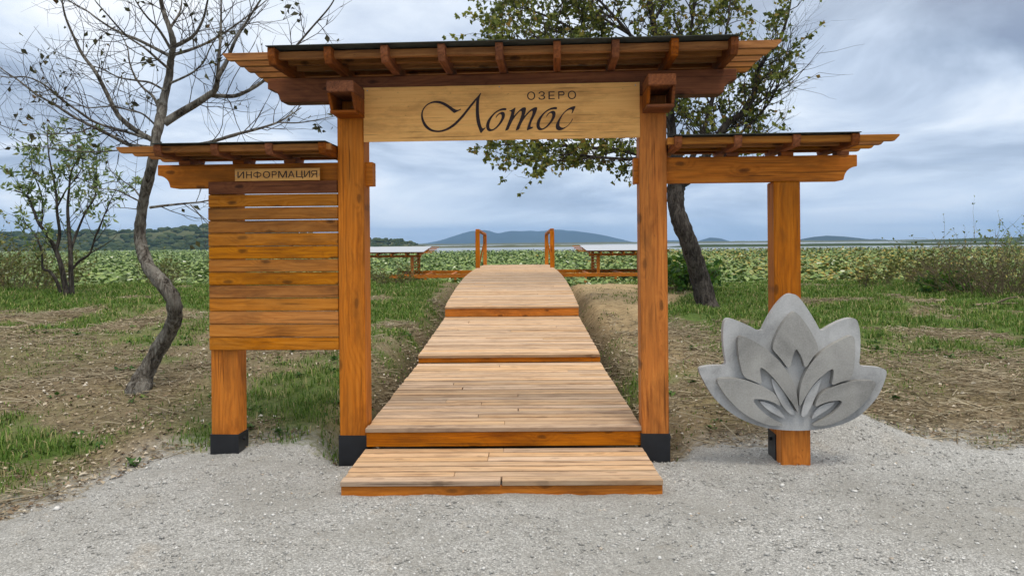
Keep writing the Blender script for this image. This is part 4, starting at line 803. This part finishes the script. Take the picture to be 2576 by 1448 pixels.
# lettered boards
sign = board('sign_board', 1.98, .014, .392, (-.025, -.0115, 2.486), 'x', M['ply'], gate, .0015); sign['label'] = 'pale plywood sign lettered with the name of the lake'
sfront = -.0185 - .0026
def on_sign(px, py):                               # picture position (4096 px frame) -> gate x, z on the sign face
    u, v = px / 1.59, py / 1.59; tl, tr_, bl, br_ = (914, 223), (1609, 207), (917, 359), (1611, 345)
    a = (u - 914.5) / (1609.5 - 914.5); yt = tl[1] + (tr_[1] - tl[1]) * a; yb = bl[1] + (br_[1] - bl[1]) * a; b_ = (v - yt) / (yb - yt)
    a2 = a / (1 + .0205 * (1 - a)) if True else a
    return -1.016 + 1.982 * a2, 2.680 - .390 * b_
A_ = lambda L: [on_sign(1680 + x / 6.44, 360 + y / 6.44) for x, y in L]
B_ = lambda L, ox=0, oy=0: [on_sign(1920 + (x + ox) / 6.133, 350 + (y + oy) / 6.133) for x, y in L]
LL = [(1120, 492), (1080, 512), (1040, 527), (1000, 520), (940, 490), (880, 448), (800, 392), (700, 335), (600, 300), (500, 290), (400, 300), (300, 340), (210, 400), (140, 480), (95, 570), (80, 660), (85, 760), (110, 850), (150, 930), (210, 1000), (290, 1055), (380, 1085), (480, 1098), (580, 1097), (700, 1070), (820, 1020), (950, 940), (1050, 850), (1130, 765), (1200, 690), (1270, 600), (1340, 510), (1420, 410), (1500, 310), (1522, 265), (1522, 330), (1512, 440), (1508, 600), (1518, 760), (1540, 880), (1570, 970), (1600, 1050), (1634, 1130), (1690, 1060), (1760, 985), (1748, 968), (1705, 998), (1675, 990), (1650, 940), (1625, 840), (1605, 720), (1590, 560), (1592, 400), (1600, 250), (1620, 170), (1658, 92), (1640, 80), (1600, 130), (1540, 200), (1500, 235), (1440, 310), (1360, 400), (1280, 500), (1200, 600), (1120, 690), (1040, 775), (950, 860), (860, 930), (760, 990), (660, 1035), (560, 1057), (480, 1055), (400, 1040), (320, 1000), (250, 940), (190, 860), (145, 770), (125, 680), (125, 600), (145, 530), (190, 460), (250, 405), (330, 362), (420, 345), (500, 347), (580, 362), (660, 395), (740, 440), (820, 500), (890, 560), (950, 608), (1000, 580), (1060, 552), (1132, 512)]
OO = [(700, 510), (640, 512), (560, 535), (470, 585), (390, 650), (310, 735), (250, 820), (218, 910), (215, 980), (235, 1040), (270, 1075), (320, 1080), (390, 1060), (470, 1010), (550, 930), (620, 840), (670, 750), (685, 670), (670, 620), (635, 602), (590, 608), (530, 640), (480, 690), (455, 740), (458, 758), (475, 735), (510, 685), (550, 655), (585, 660), (603, 700), (595, 760), (560, 840), (500, 930), (430, 1000), (370, 1035), (330, 1028), (300, 1000), (293, 940), (305, 870), (340, 780), (400, 690), (470, 620), (560, 575), (640, 565), (712, 567), (722, 525)]
TT = [(775, 585), (860, 545), (940, 488), (935, 550), (890, 715), (960, 640), (1040, 555), (1110, 500), (1160, 490), (1195, 500), (1195, 560), (1145, 720), (1210, 640), (1300, 550), (1380, 500), (1440, 485), (1470, 495), (1465, 540), (1430, 640), (1380, 740), (1330, 840), (1300, 930), (1305, 975), (1340, 965), (1370, 975), (1350, 1000), (1260, 1040), (1205, 1062), (1230, 960), (1280, 820), (1340, 680), (1360, 590), (1340, 572), (1290, 600), (1200, 700), (1120, 810), (1065, 920), (1025, 1028), (985, 1045), (935, 1065), (970, 960), (1030, 830), (1080, 690), (1093, 600), (1075, 575), (1030, 600), (950, 690), (870, 810), (800, 950), (762, 1040), (720, 1055), (675, 1075), (730, 930), (790, 780), (835, 640), (838, 595), (800, 588)]
CC = [(2400, 460), (2340, 462), (2250, 495), (2170, 550), (2080, 640), (2000, 750), (1940, 850), (1910, 940), (1912, 1000), (1940, 1040), (1990, 1055), (2060, 1040), (2150, 990), (2230, 920), (2290, 840), (2325, 780), (2312, 757), (2290, 810), (2240, 890), (2180, 950), (2110, 985), (2060, 985), (2015, 965), (1998, 920), (2005, 840), (2040, 750), (2100, 650), (2160, 590), (2230, 545), (2290, 540), (2315, 560), (2305, 600), (2290, 640), (2310, 640), (2350, 560)]
def letter(prof, name='letter'):
    o = link(name, poly_me(name, [chaikin(prof, 1)], .0035), M['ink'], sign); o.matrix_parent_inverse = sign.matrix_basis.inverted(); o.location = (0, sfront, 0); return o
for pr in (A_(LL), B_(OO), B_(TT), B_(OO, 1228, -28), B_(CC)): letter(pr)
def text(s, x0, x1, z0, z1, y, parent, name, off=0.0, bold=0.0):
    cu = bpy.data.curves.new('text', 'FONT'); cu.body = s; cu.size = 1; cu.extrude = .002; cu.space_character = 1.0 + off; cu.offset = bold
    to = bpy.data.objects.new('text_tmp', cu); C.objects.link(to); bpy.context.view_layer.update()
    me = bpy.data.meshes.new_from_object(to.evaluated_get(bpy.context.evaluated_depsgraph_get())); bpy.data.objects.remove(to); bpy.data.curves.remove(cu)
    co = np.zeros(len(me.vertices) * 3); me.vertices.foreach_get('co', co); co = co.reshape(-1, 3); mn, mx = co.min(0), co.max(0)
    out = np.stack([x0 + (co[:, 0] - mn[0]) / (mx[0] - mn[0]) * (x1 - x0), y - (co[:, 2] - .001) * .9, z0 + (co[:, 1] - mn[1]) / (mx[1] - mn[1]) * (z1 - z0)], -1)
    me.vertices.foreach_set('co', out.astype(np.float32).ravel()); me.update(); me.materials.clear()
    o = link(name, me, M['ink'], parent); o.matrix_parent_inverse = parent.matrix_basis.inverted(); return o
def bowl_letter(x0, x1, z0, z1, y, parent, th, ya=False):
    w, h = x1 - x0, z1 - z0; tz = th; zb = .44 * h; n_ = 12; ro, ri = (h - zb) / 2, (h - zb) / 2 - tz; zc_ = zb + ro; cx_ = w - min(ro, w * .45); kx = (w - cx_) / ro
    arc = lambda rr_: [(cx_ + math.sin(PI * q / n_) * rr_ * kx, zc_ + math.cos(PI * q / n_) * rr_) for q in range(n_ + 1)]
    out = [(0, 0), (0, h)] + arc(ro)
    if ya: out += [(cx_ * .80 + tz, zb), (w, 0), (w - 1.25 * tz, 0), (cx_ * .80 - .3 * tz, zb), (tz, zb), (tz, 0)]
    else: out += [(tz, zb), (tz, 0)]
    inn = [(tz, h - tz)] + arc(ri) + [(tz, zb + tz)]
    X_ = (lambda a: x1 - a) if ya else (lambda a: x0 + a)
    P0 = [[Vector((X_(a), 0, z0 + b_)) for a, b_ in L] for L in (out, inn)]; flat = P0[0] + P0[1]
    bm = bmesh.new(); f_v = [bm.verts.new(p) for p in flat]; k_v = [bm.verts.new(p + Vector((0, .0035, 0))) for p in flat]
    for tri_ in tessellate_polygon(P0):
        for q in (f_v, k_v):
            try: bm.faces.new([q[i] for i in tri_])
            except ValueError: pass
    st = 0
    for L in P0:
        m_ = len(L)
        for i in range(m_):
            try: bm.faces.new((f_v[st + i], f_v[st + (i + 1) % m_], k_v[st + (i + 1) % m_], k_v[st + i]))
            except ValueError: pass
        st += m_
    o = link('letter', bm_mesh('letter', bm), M['ink'], parent); o.matrix_parent_inverse = parent.matrix_basis.inverted(); o.location = (0, y, 0); return o
oz = [(1225, 1420, 'О'), (1497, 1662, 'З'), (1742, 1893, 'Е'), (1978, 2130, 'Р'), (2208, 2405, 'О')]
for i, (a, b_, ch) in enumerate(oz):
    top = 105 - 24 * (i / 4) - (0 if ch in 'ОЗ' else -8); bot = 312 - 22 * (i / 4) - (0 if ch in 'ОЗ' else 8); q = B_([(a, bot), (b_, top)])
    if ch == 'Р': bowl_letter(q[0][0], q[1][0], q[0][1], q[1][1], sfront, sign, .0075); continue
    text(ch, q[0][0], q[1][0], q[0][1], q[1][1], sfront + .0018, sign, 'letter', 0, 0)
info = board('information_plate', .630, .012, .088, (-1.661, .030 + .0, 2.0665), 'x', M['ply'], gate, .001)
info.location = (-1.661, .004, 2.0665); info['label'] = 'small plate lettered as the information board'
IT = lambda q: -1.976 + (q - 1213) / (2042 - 1213) * .629
for ch, a, b_ in (('И', 1240, 1305), ('Н', 1325, 1380), ('О', 1490, 1560), ('Р', 1578, 1625), ('М', 1640, 1725), ('А', 1735, 1800), ('Ц', 1815, 1884), ('И', 1892, 1952), ('Я', 1960, 2020)):
    if ch in 'РЯ': bowl_letter(IT(a), IT(b_), 2.042, 2.091, -.0045, info, .0052, ch == 'Я'); continue
    text(ch, IT(a), IT(b_), 2.042 if ch != 'Ц' else 2.034, 2.091, -.0025, info, 'letter')
bm = bmesh.new(); fx0, fx1 = IT(1395), IT(1475); fc = (fx0 + fx1) / 2; fw = (fx1 - fx0) / 2; ringv = []
for q in range(28):
    th = 2 * PI * q / 28; ringv.append([bm.verts.new((fc + math.cos(th) * fw * k, -.0035, 2.0665 + math.sin(th) * .0185 * k2)) for k, k2 in ((1, 1), (.82, .70))])
for q in range(28): bm.faces.new((ringv[q][0], ringv[(q + 1) % 28][0], ringv[(q + 1) % 28][1], ringv[q][1]))
bmesh.ops.create_cube(bm, size=1, matrix=Matrix.Translation((fc, -.0030, 2.0665)) @ Matrix.Diagonal((.0055, .0022, .050, 1)))
o = link('letter', bm_mesh('letter', bm), M['ink'], info); o.matrix_parent_inverse = info.matrix_basis.inverted()
def screw(p, x, y, z, r=.005):
    bm = bmesh.new(); bmesh.ops.create_cone(bm, cap_ends=True, segments=8, radius1=r, radius2=r * .8, depth=.004, matrix=Matrix.Translation((x, y, z)) @ Matrix.Rotation(PI / 2, 4, 'X'))
    o = link('screw', bm_mesh('screw', bm), M['screw'], p); o.matrix_parent_inverse = p.matrix_basis.inverted()
for x, z in ((-.985, 2.66), (.935, 2.66), (-.03, 2.668)): screw(sign, x, -.0205, z)
for x in (-1.968, -1.354): screw(info, x, -.0035, 2.062, .004)

# ------------------------------------------------------------------ boardwalk and arched bridge
walk = empty('boardwalk', (DX, 5.27, 0), -rad(.6)); tag(walk, 'pale plank boardwalk rising in steps to an arched footbridge', 'boardwalk')
dk = M['deck']; HW = .985
def run(y0, y1, zf, name, front_z, side=True, curved=False):
    """planked section from y0 to y1 (distance from the gate), top surface zf(y)"""
    ys_ = y0 + .042; yy = [ys_ + (y1 - ys_) * i / 24 for i in range(25)] if curved else [ys_, y1]
    h = .15 if curved else .10; fr = None
    for s in (-1, 1):
        cy = (y0 + y1) / 2; cz = zf(cy)
        pr = [(y - cy, zf(y) - .033 - cz) for y in yy] + [(y - cy, zf(y) - .033 - h - cz) for y in reversed(yy)]
        o = link('side_beam', prism_me('side_beam', pr, .045, 0, 1), wd, walk); o.location = (s * (HW - .03), cy, cz); o.rotation_euler = (0, 0, PI / 2)
    zt = zf(y0); fr = board('riser', 2 * HW - .002, .024, zt - .032 - front_z, (0, y0 + .026, (zt - .032 + front_z) / 2), 'x', wd, walk, .003)
    y = y0; i = 0
    while y < y1 - .03:
        w = random.choice((.090, .093, .096)); gap = random.choice((.006, .009, .012, .016)); yc = y + w / 2
        if yc + w / 2 > y1 + .005: w = y1 - y; yc = y + w / 2
        sl = math.atan2(zf(yc + .05) - zf(yc - .05), .1); zz = zf(yc) - .015 + random.uniform(-.002, .002)
        cuts = [-HW, HW]
        if random.random() < .45: cuts = [-HW, round(random.uniform(-.7, .7), 1), HW]
        for a, b_ in zip(cuts[:-1], cuts[1:]):
            L = b_ - a - (.004 if len(cuts) > 2 else 0)
            o = board('plank', round(L, 3), w, .03, ((a + b_) / 2 + random.uniform(-.004, .004), yc, zz), 'x', dk, walk, .0025)
            o.rotation_euler = (sl + random.uniform(-.004, .004), random.uniform(-.0008, .0008), random.uniform(-.0015, .0015))
        y += w + gap
arch = lambda y: .925 - .00058 * abs(y + 5.27 - 18.9) ** 3
run(-.76, -.012, lambda y: .102, 'step', .0)
run(-.004, 2.715, lambda y: .238 + .0096 * y, 'platform', .104)
run(2.72, 5.60, lambda y: .346 + .0445 * (y - 2.72), 'platform', .266)
run(5.61, 25.0, arch, 'bridge', .476, curved=True)
for yy in (9.5, 12.5, 15.5, 18.5, 21.5, 24.3):     # piles under the bridge
    for s in (-1, 1):
        zb = float(hz(DX, yy + 5.27)) - .3; zt = arch(yy) - .19
        if zt - zb > .1: board('pile', zt - zb, .12, .12, (s * .80, yy, (zt + zb) / 2), 'z', wd, walk, .006)
for s in (-1, 1):                                   # railings over the crown of the bridge
    ys = (13.7, 17.65); rl = None
    pts = [(yv, arch(yv) + .97 - (.0 if k == 0 else .02 * k)) for k, yv in enumerate(ys)]
    for k in range(1):
        (ya, za_), (yb, zb_) = pts[k], pts[k + 1]; L = math.hypot(yb - ya, zb_ - za_)
        o = board('handrail', L + .06, .10, .055, (s * .955, (ya + yb) / 2, (za_ + zb_) / 2), 'y', wd, walk, .005); o.rotation_euler = (0, -math.atan2(zb_ - za_, yb - ya), PI / 2)
        if rl is None: rl = o
    for (yv, zv) in pts: board('railing_post', zv - .03 - (arch(yv) - .12), .11, .11, (s * .955, yv, (zv - .03 + arch(yv) - .12) / 2), 'z', wd, walk, .005)
    o = board('brace', 1.05, .07, .05, (s * 1.06, ys[1] + .25, arch(ys[1]) + .40), 'z', wd, walk, .004); o.rotation_euler = (0, -PI / 2 - s * .24, 0)

# ------------------------------------------------------------------ unfinished side walkways and low pavilions on the water
for s, lab, xa, xb in ((-1, 'unfinished timber walkway frame running left from the bridge', -5.0, -1.15), (1, 'unfinished timber walkway frame running right from the bridge', 1.5, 6.3)):
    w_o = empty('walkway_frame', ((xa + xb) / 2, 31.0, WZ), 0); tag(w_o, lab, 'walkway'); cx = (xa + xb) / 2; L = xb - xa
    for dy_, z in ((-1.0, .25), (2.6, .27)):
        board('long_beam', L, .10, .15, (0, dy_, z - WZ), 'x', wd, w_o, .006)
        for q in range(int(L / 1.25) + 1): board('pile', z - .06 - (-1.0), .10, .10, (-L / 2 + .25 + q * 1.22, dy_ + .01, (z - .06 - 1.0) / 2 - WZ), 'z', wd, w_o, .006)
    for q in range(4): board('cross_beam', 3.44, .10, .12, (-L / 2 + .3 + q * (L - .6) / 3, .8, .25 - WZ - .02), 'y', wd, w_o, .006)
def pavilion(xc, s, label):
    o = empty('pavilion', (xc, 32.0, WZ)); tag(o, label, 'pavilion', 'low pavilions on the water'); g0 = -WZ; LX = 2.0 if s < 0 else 1.6
    for sx in (-1, 1):
        for dy_, zt in ((-.2, 1.09), (2.0, 1.24)):
            board('post', zt + .95, .13, .13, (sx * (LX - .55), dy_, g0 + (zt - .95) / 2), 'z', wd, o, .006)
        for q in range(6): board('trellis_slat', 2.0, .03, .05, (sx * (LX - .55) , .9, g0 + .40 + q * .13), 'y', wd, o, .003)
    for dy_, z in ((-.2, 1.04), (2.0, 1.19)): board('beam', 2 * LX - .3, .10, .10, (0, dy_ - .07, g0 + z), 'x', wd, o, .005)
    sl = math.atan2(.13, 2.2); sl = .068
    for q in range(7):
        r_ = board('rafter', 3.1, .06, .09, (-LX + .15 + q * (2 * LX - .3) / 6, .9, g0 + 1.215), 'y', wd, o, .004); r_.rotation_euler = (0, -sl, PI / 2)
    for q in range(4): board('slat', 2 * LX + .7, .06, .045, (0, -.5 + q * .95, g0 + 1.215 + (-1.4 + q * .95) * math.tan(sl) + .075), 'x', wd, o, .003)
    sh = link('roof_sheet', box_me(2 * LX, 3.2, .015, .003, 1, 'pav'), M['roof_white'], o); sh.location = (0, .9, g0 + 1.215 + .115); sh.rotation_euler = (sl, 0, 0)
pavilion(-5.75, -1, 'low pavilion with pale flat roof left of the bridge'); pavilion(4.75, 1, 'low pavilion with pale flat roof right of the bridge')
o = empty('paper_scrap', at(1172, 708, 22.0)); o.location.z = float(hz(o.location.x, 20.2)) + .02; o.location.y = 20.2; o.location.x = -1.75
tag(o, 'crumpled white scrap on the bank left of the bridge', 'scrap')
V, F = leaf_disc(1, np.array([0.]), np.array([0.]), np.array([0.06]), np.array([.22]), .3, .5, 9); link('crumpled_sheet', mesh_np('crumpled_sheet', V, F), M['plastic'], o)

# ------------------------------------------------------------------ nearest lotus plants, one by one
protoL = []
for q in range(5):
    V, F = leaf_disc(1, np.array([0.]), np.array([0.]), np.array([0.]), np.array([.13 + .05 * q / 4]), rad(40), .25, 11); me = mesh_np('leaf', V, F, True); me.materials.append(M['lotus']); protoL.append(me)
tbm = Tubes(); tbm.add([(0, 0, -.75), (.02, .01, -.4), (0, 0, 0)], [.009, .008, .007], 5); stem_me = mesh_np('stalk', np.concatenate(tbm.V), np.concatenate(tbm.F), True); stem_me.materials.append(M['weed'])
cnt = 0
while cnt < 150:
    y = 24.5 + 6.5 * random.random(); x = random.uniform(-.72, .72) * y
    if abs(x - .1) < 1.9: continue
    o = empty('lotus_plant', (x, y, WZ + random.uniform(.35, .72)), random.uniform(0, 6.28)); tag(o, 'single round lotus leaf on its stalk along the near edge of the bed', 'lotus plant', 'lotus plants along the near edge')
    for nm, me in (('leaf', random.choice(protoL)), ('stalk', stem_me)):
        c_ = bpy.data.objects.new(nm, me); C.objects.link(c_); c_.parent = o
    cnt += 1

# ------------------------------------------------------------------ concrete lotus emblem
sc_y = 5.03; emb = empty('lotus_sculpture', (at(1993, 1083, sc_y).x, sc_y, 0), -rad(2.0)); tag(emb, 'grey cast concrete lotus flower on a short wooden stand', 'sculpture')
def zs_(L):
    out = []
    for a, b_ in L:
        p = at((2700 + a / 1.931) / 1.59, (1150 + b_ / 1.931) / 1.59, sc_y); out.append((p.x - emb.location.x, p.z))
    return out
OUT = [(905, 45), (945, 60), (985, 108), (1030, 175), (1070, 240), (1100, 295), (1125, 340), (1200, 290), (1280, 250), (1350, 230), (1395, 240), (1410, 280), (1422, 340), (1425, 450), (1420, 530), (1412, 602), (1500, 606), (1590, 615), (1622, 635), (1622, 670), (1600, 740), (1560, 830), (1500, 905), (1430, 975), (1350, 1025), (1250, 1065), (1100, 1095), (930, 1105), (760, 1095), (620, 1062), (500, 1012), (400, 945), (320, 870), (260, 785), (215, 700), (190, 650), (195, 622), (250, 608), (330, 603), (405, 605), (388, 520), (378, 430), (376, 340), (382, 270), (405, 237), (450, 242), (560, 285), (670, 347), (700, 280), (740, 205), (790, 130), (840, 75), (875, 50)]
def rnd(P, k=.22):                                 # soften corners a little, keep tips
    return chaikin(P, 2)
def bevel_poly(name, prof, t, bev, parent, y, mat='concrete'):
    bm = bmesh.new(); vs_ = [bm.verts.new((x, 0, z)) for x, z in prof]; f = bm.faces.new(vs_)
    bmesh.ops.recalc_face_normals(bm, faces=bm.faces); f.normal_update()
    if f.normal.y > 0: f.normal_flip()
    r = bmesh.ops.inset_region(bm, faces=[f], thickness=bev, depth=0)   # rim, then pull it back
    inner = set(f.verts); edge = [v for v in bm.verts if v not in inner]
    for v in edge: v.co.y += bev * 1.1
    be = [e for e in bm.edges if e.is_boundary]; ex = bmesh.ops.extrude_edge_only(bm, edges=be)
    for v in ex['geom']:
        if isinstance(v, bmesh.types.BMVert): v.co.y = t
    bmesh.ops.triangulate(bm, faces=[q for q in bm.faces if len(q.verts) > 4])
    o = link(name, bm_mesh(name, bm), M[mat], parent); o.location = (0, y, 0); return o
panel = bevel_poly('panel', rnd(zs_(OUT)), .055, .010, emb, 0)
PET = [
 [(905, 178), (935, 200), (975, 250), (1020, 315), (1060, 390), (1092, 470), (1040, 530), (985, 622), (972, 560), (945, 500), (915, 458), (892, 520), (872, 600), (856, 618), (800, 535), (735, 470), (752, 395), (790, 312), (840, 235), (880, 195)],
 [(474, 358), (560, 385), (660, 442), (755, 520), (830, 605), (880, 685), (915, 775), (932, 880), (935, 965), (905, 900), (855, 835), (800, 755), (750, 690), (690, 630), (641, 600), (648, 670), (660, 742), (590, 710), (522, 688), (495, 600), (475, 480)],
 [(1357, 348), (1270, 388), (1170, 442), (1080, 512), (1015, 595), (965, 690), (942, 790), (938, 890), (948, 905), (985, 830), (1045, 735), (1120, 660), (1202, 602), (1198, 680), (1180, 748), (1250, 715), (1330, 697), (1355, 600), (1362, 480)],
 [(308, 700), (400, 690), (520, 698), (630, 738), (700, 770), (765, 812), (810, 915), (740, 868), (660, 850), (583, 848), (620, 905), (690, 970), (770, 1020), (830, 1050), (740, 1058), (620, 1022), (500, 950), (400, 850), (345, 772)],
 [(1532, 708), (1440, 700), (1330, 708), (1210, 745), (1100, 802), (1050, 915), (1110, 882), (1180, 860), (1272, 852), (1240, 915), (1160, 985), (1060, 1038), (1040, 1055), (1150, 1050), (1280, 1000), (1400, 910), (1480, 810)],
 [(735, 680), (790, 745), (850, 830), (880, 900), (925, 968), (885, 978), (825, 915), (775, 825), (745, 745)],
 [(1122, 680), (1060, 735), (1005, 815), (975, 900), (958, 990), (1000, 985), (1045, 890), (1080, 810), (1100, 745)],
 [(635, 865), (700, 880), (765, 908), (810, 955), (850, 1005), (790, 985), (705, 935)],
 [(1228, 868), (1160, 880), (1100, 908), (1060, 955), (1035, 1015), (1100, 970), (1180, 920)]]
for i, pr in enumerate(PET):
    bevel_poly('petal', chaikin(zs_(pr), 2), .050, .0045 if i < 5 else .003, emb, -.048 if i < 5 else -.030, 'concrete_petal' if i < 5 else 'concrete')
board('stand_post', .30, .11, .20, (.045, .115, .125), 'z', wd, emb, .006); board('stand_plate', .22, .10, .02, (.045, .06, .286), 'x', M['steel_black'], emb, .002)

# ------------------------------------------------------------------ air
bm = bmesh.new(); bmesh.ops.create_cube(bm, size=1)
HB = ((-5000, -60, -4), (5000, 4600, 95))
for v in bm.verts: v.co = Vector([HB[0][i] if v.co[i] < 0 else HB[1][i] for i in range(3)])
hm = bpy.data.materials.new('air'); hm.use_nodes = True; ht = hm.node_tree; ht.nodes.remove(ht.nodes['Principled BSDF'])
pv = ht.nodes.new('ShaderNodeVolumePrincipled'); pv.inputs['Color'].default_value = (0.36, 0.63, 1.0, 1); pv.inputs['Density'].default_value = 0.00021; pv.inputs['Anisotropy'].default_value = 0.0
ht.links.new(pv.outputs[0], ht.nodes['Material Output'].inputs['Volume'])
tag(link('haze', bm_mesh('haze', bm), hm), 'thin blue air haze over the lake', 'haze', kind='stuff')
print('OBJ', len(bpy.data.objects), 'GRASS', NGRASS, 'TRIS', sum(sum(len(p.vertices) - 2 for p in m_.polygons) if len(m_.polygons) < 2000 else len(m_.loops) - 2 * len(m_.polygons) for m_ in bpy.data.meshes))
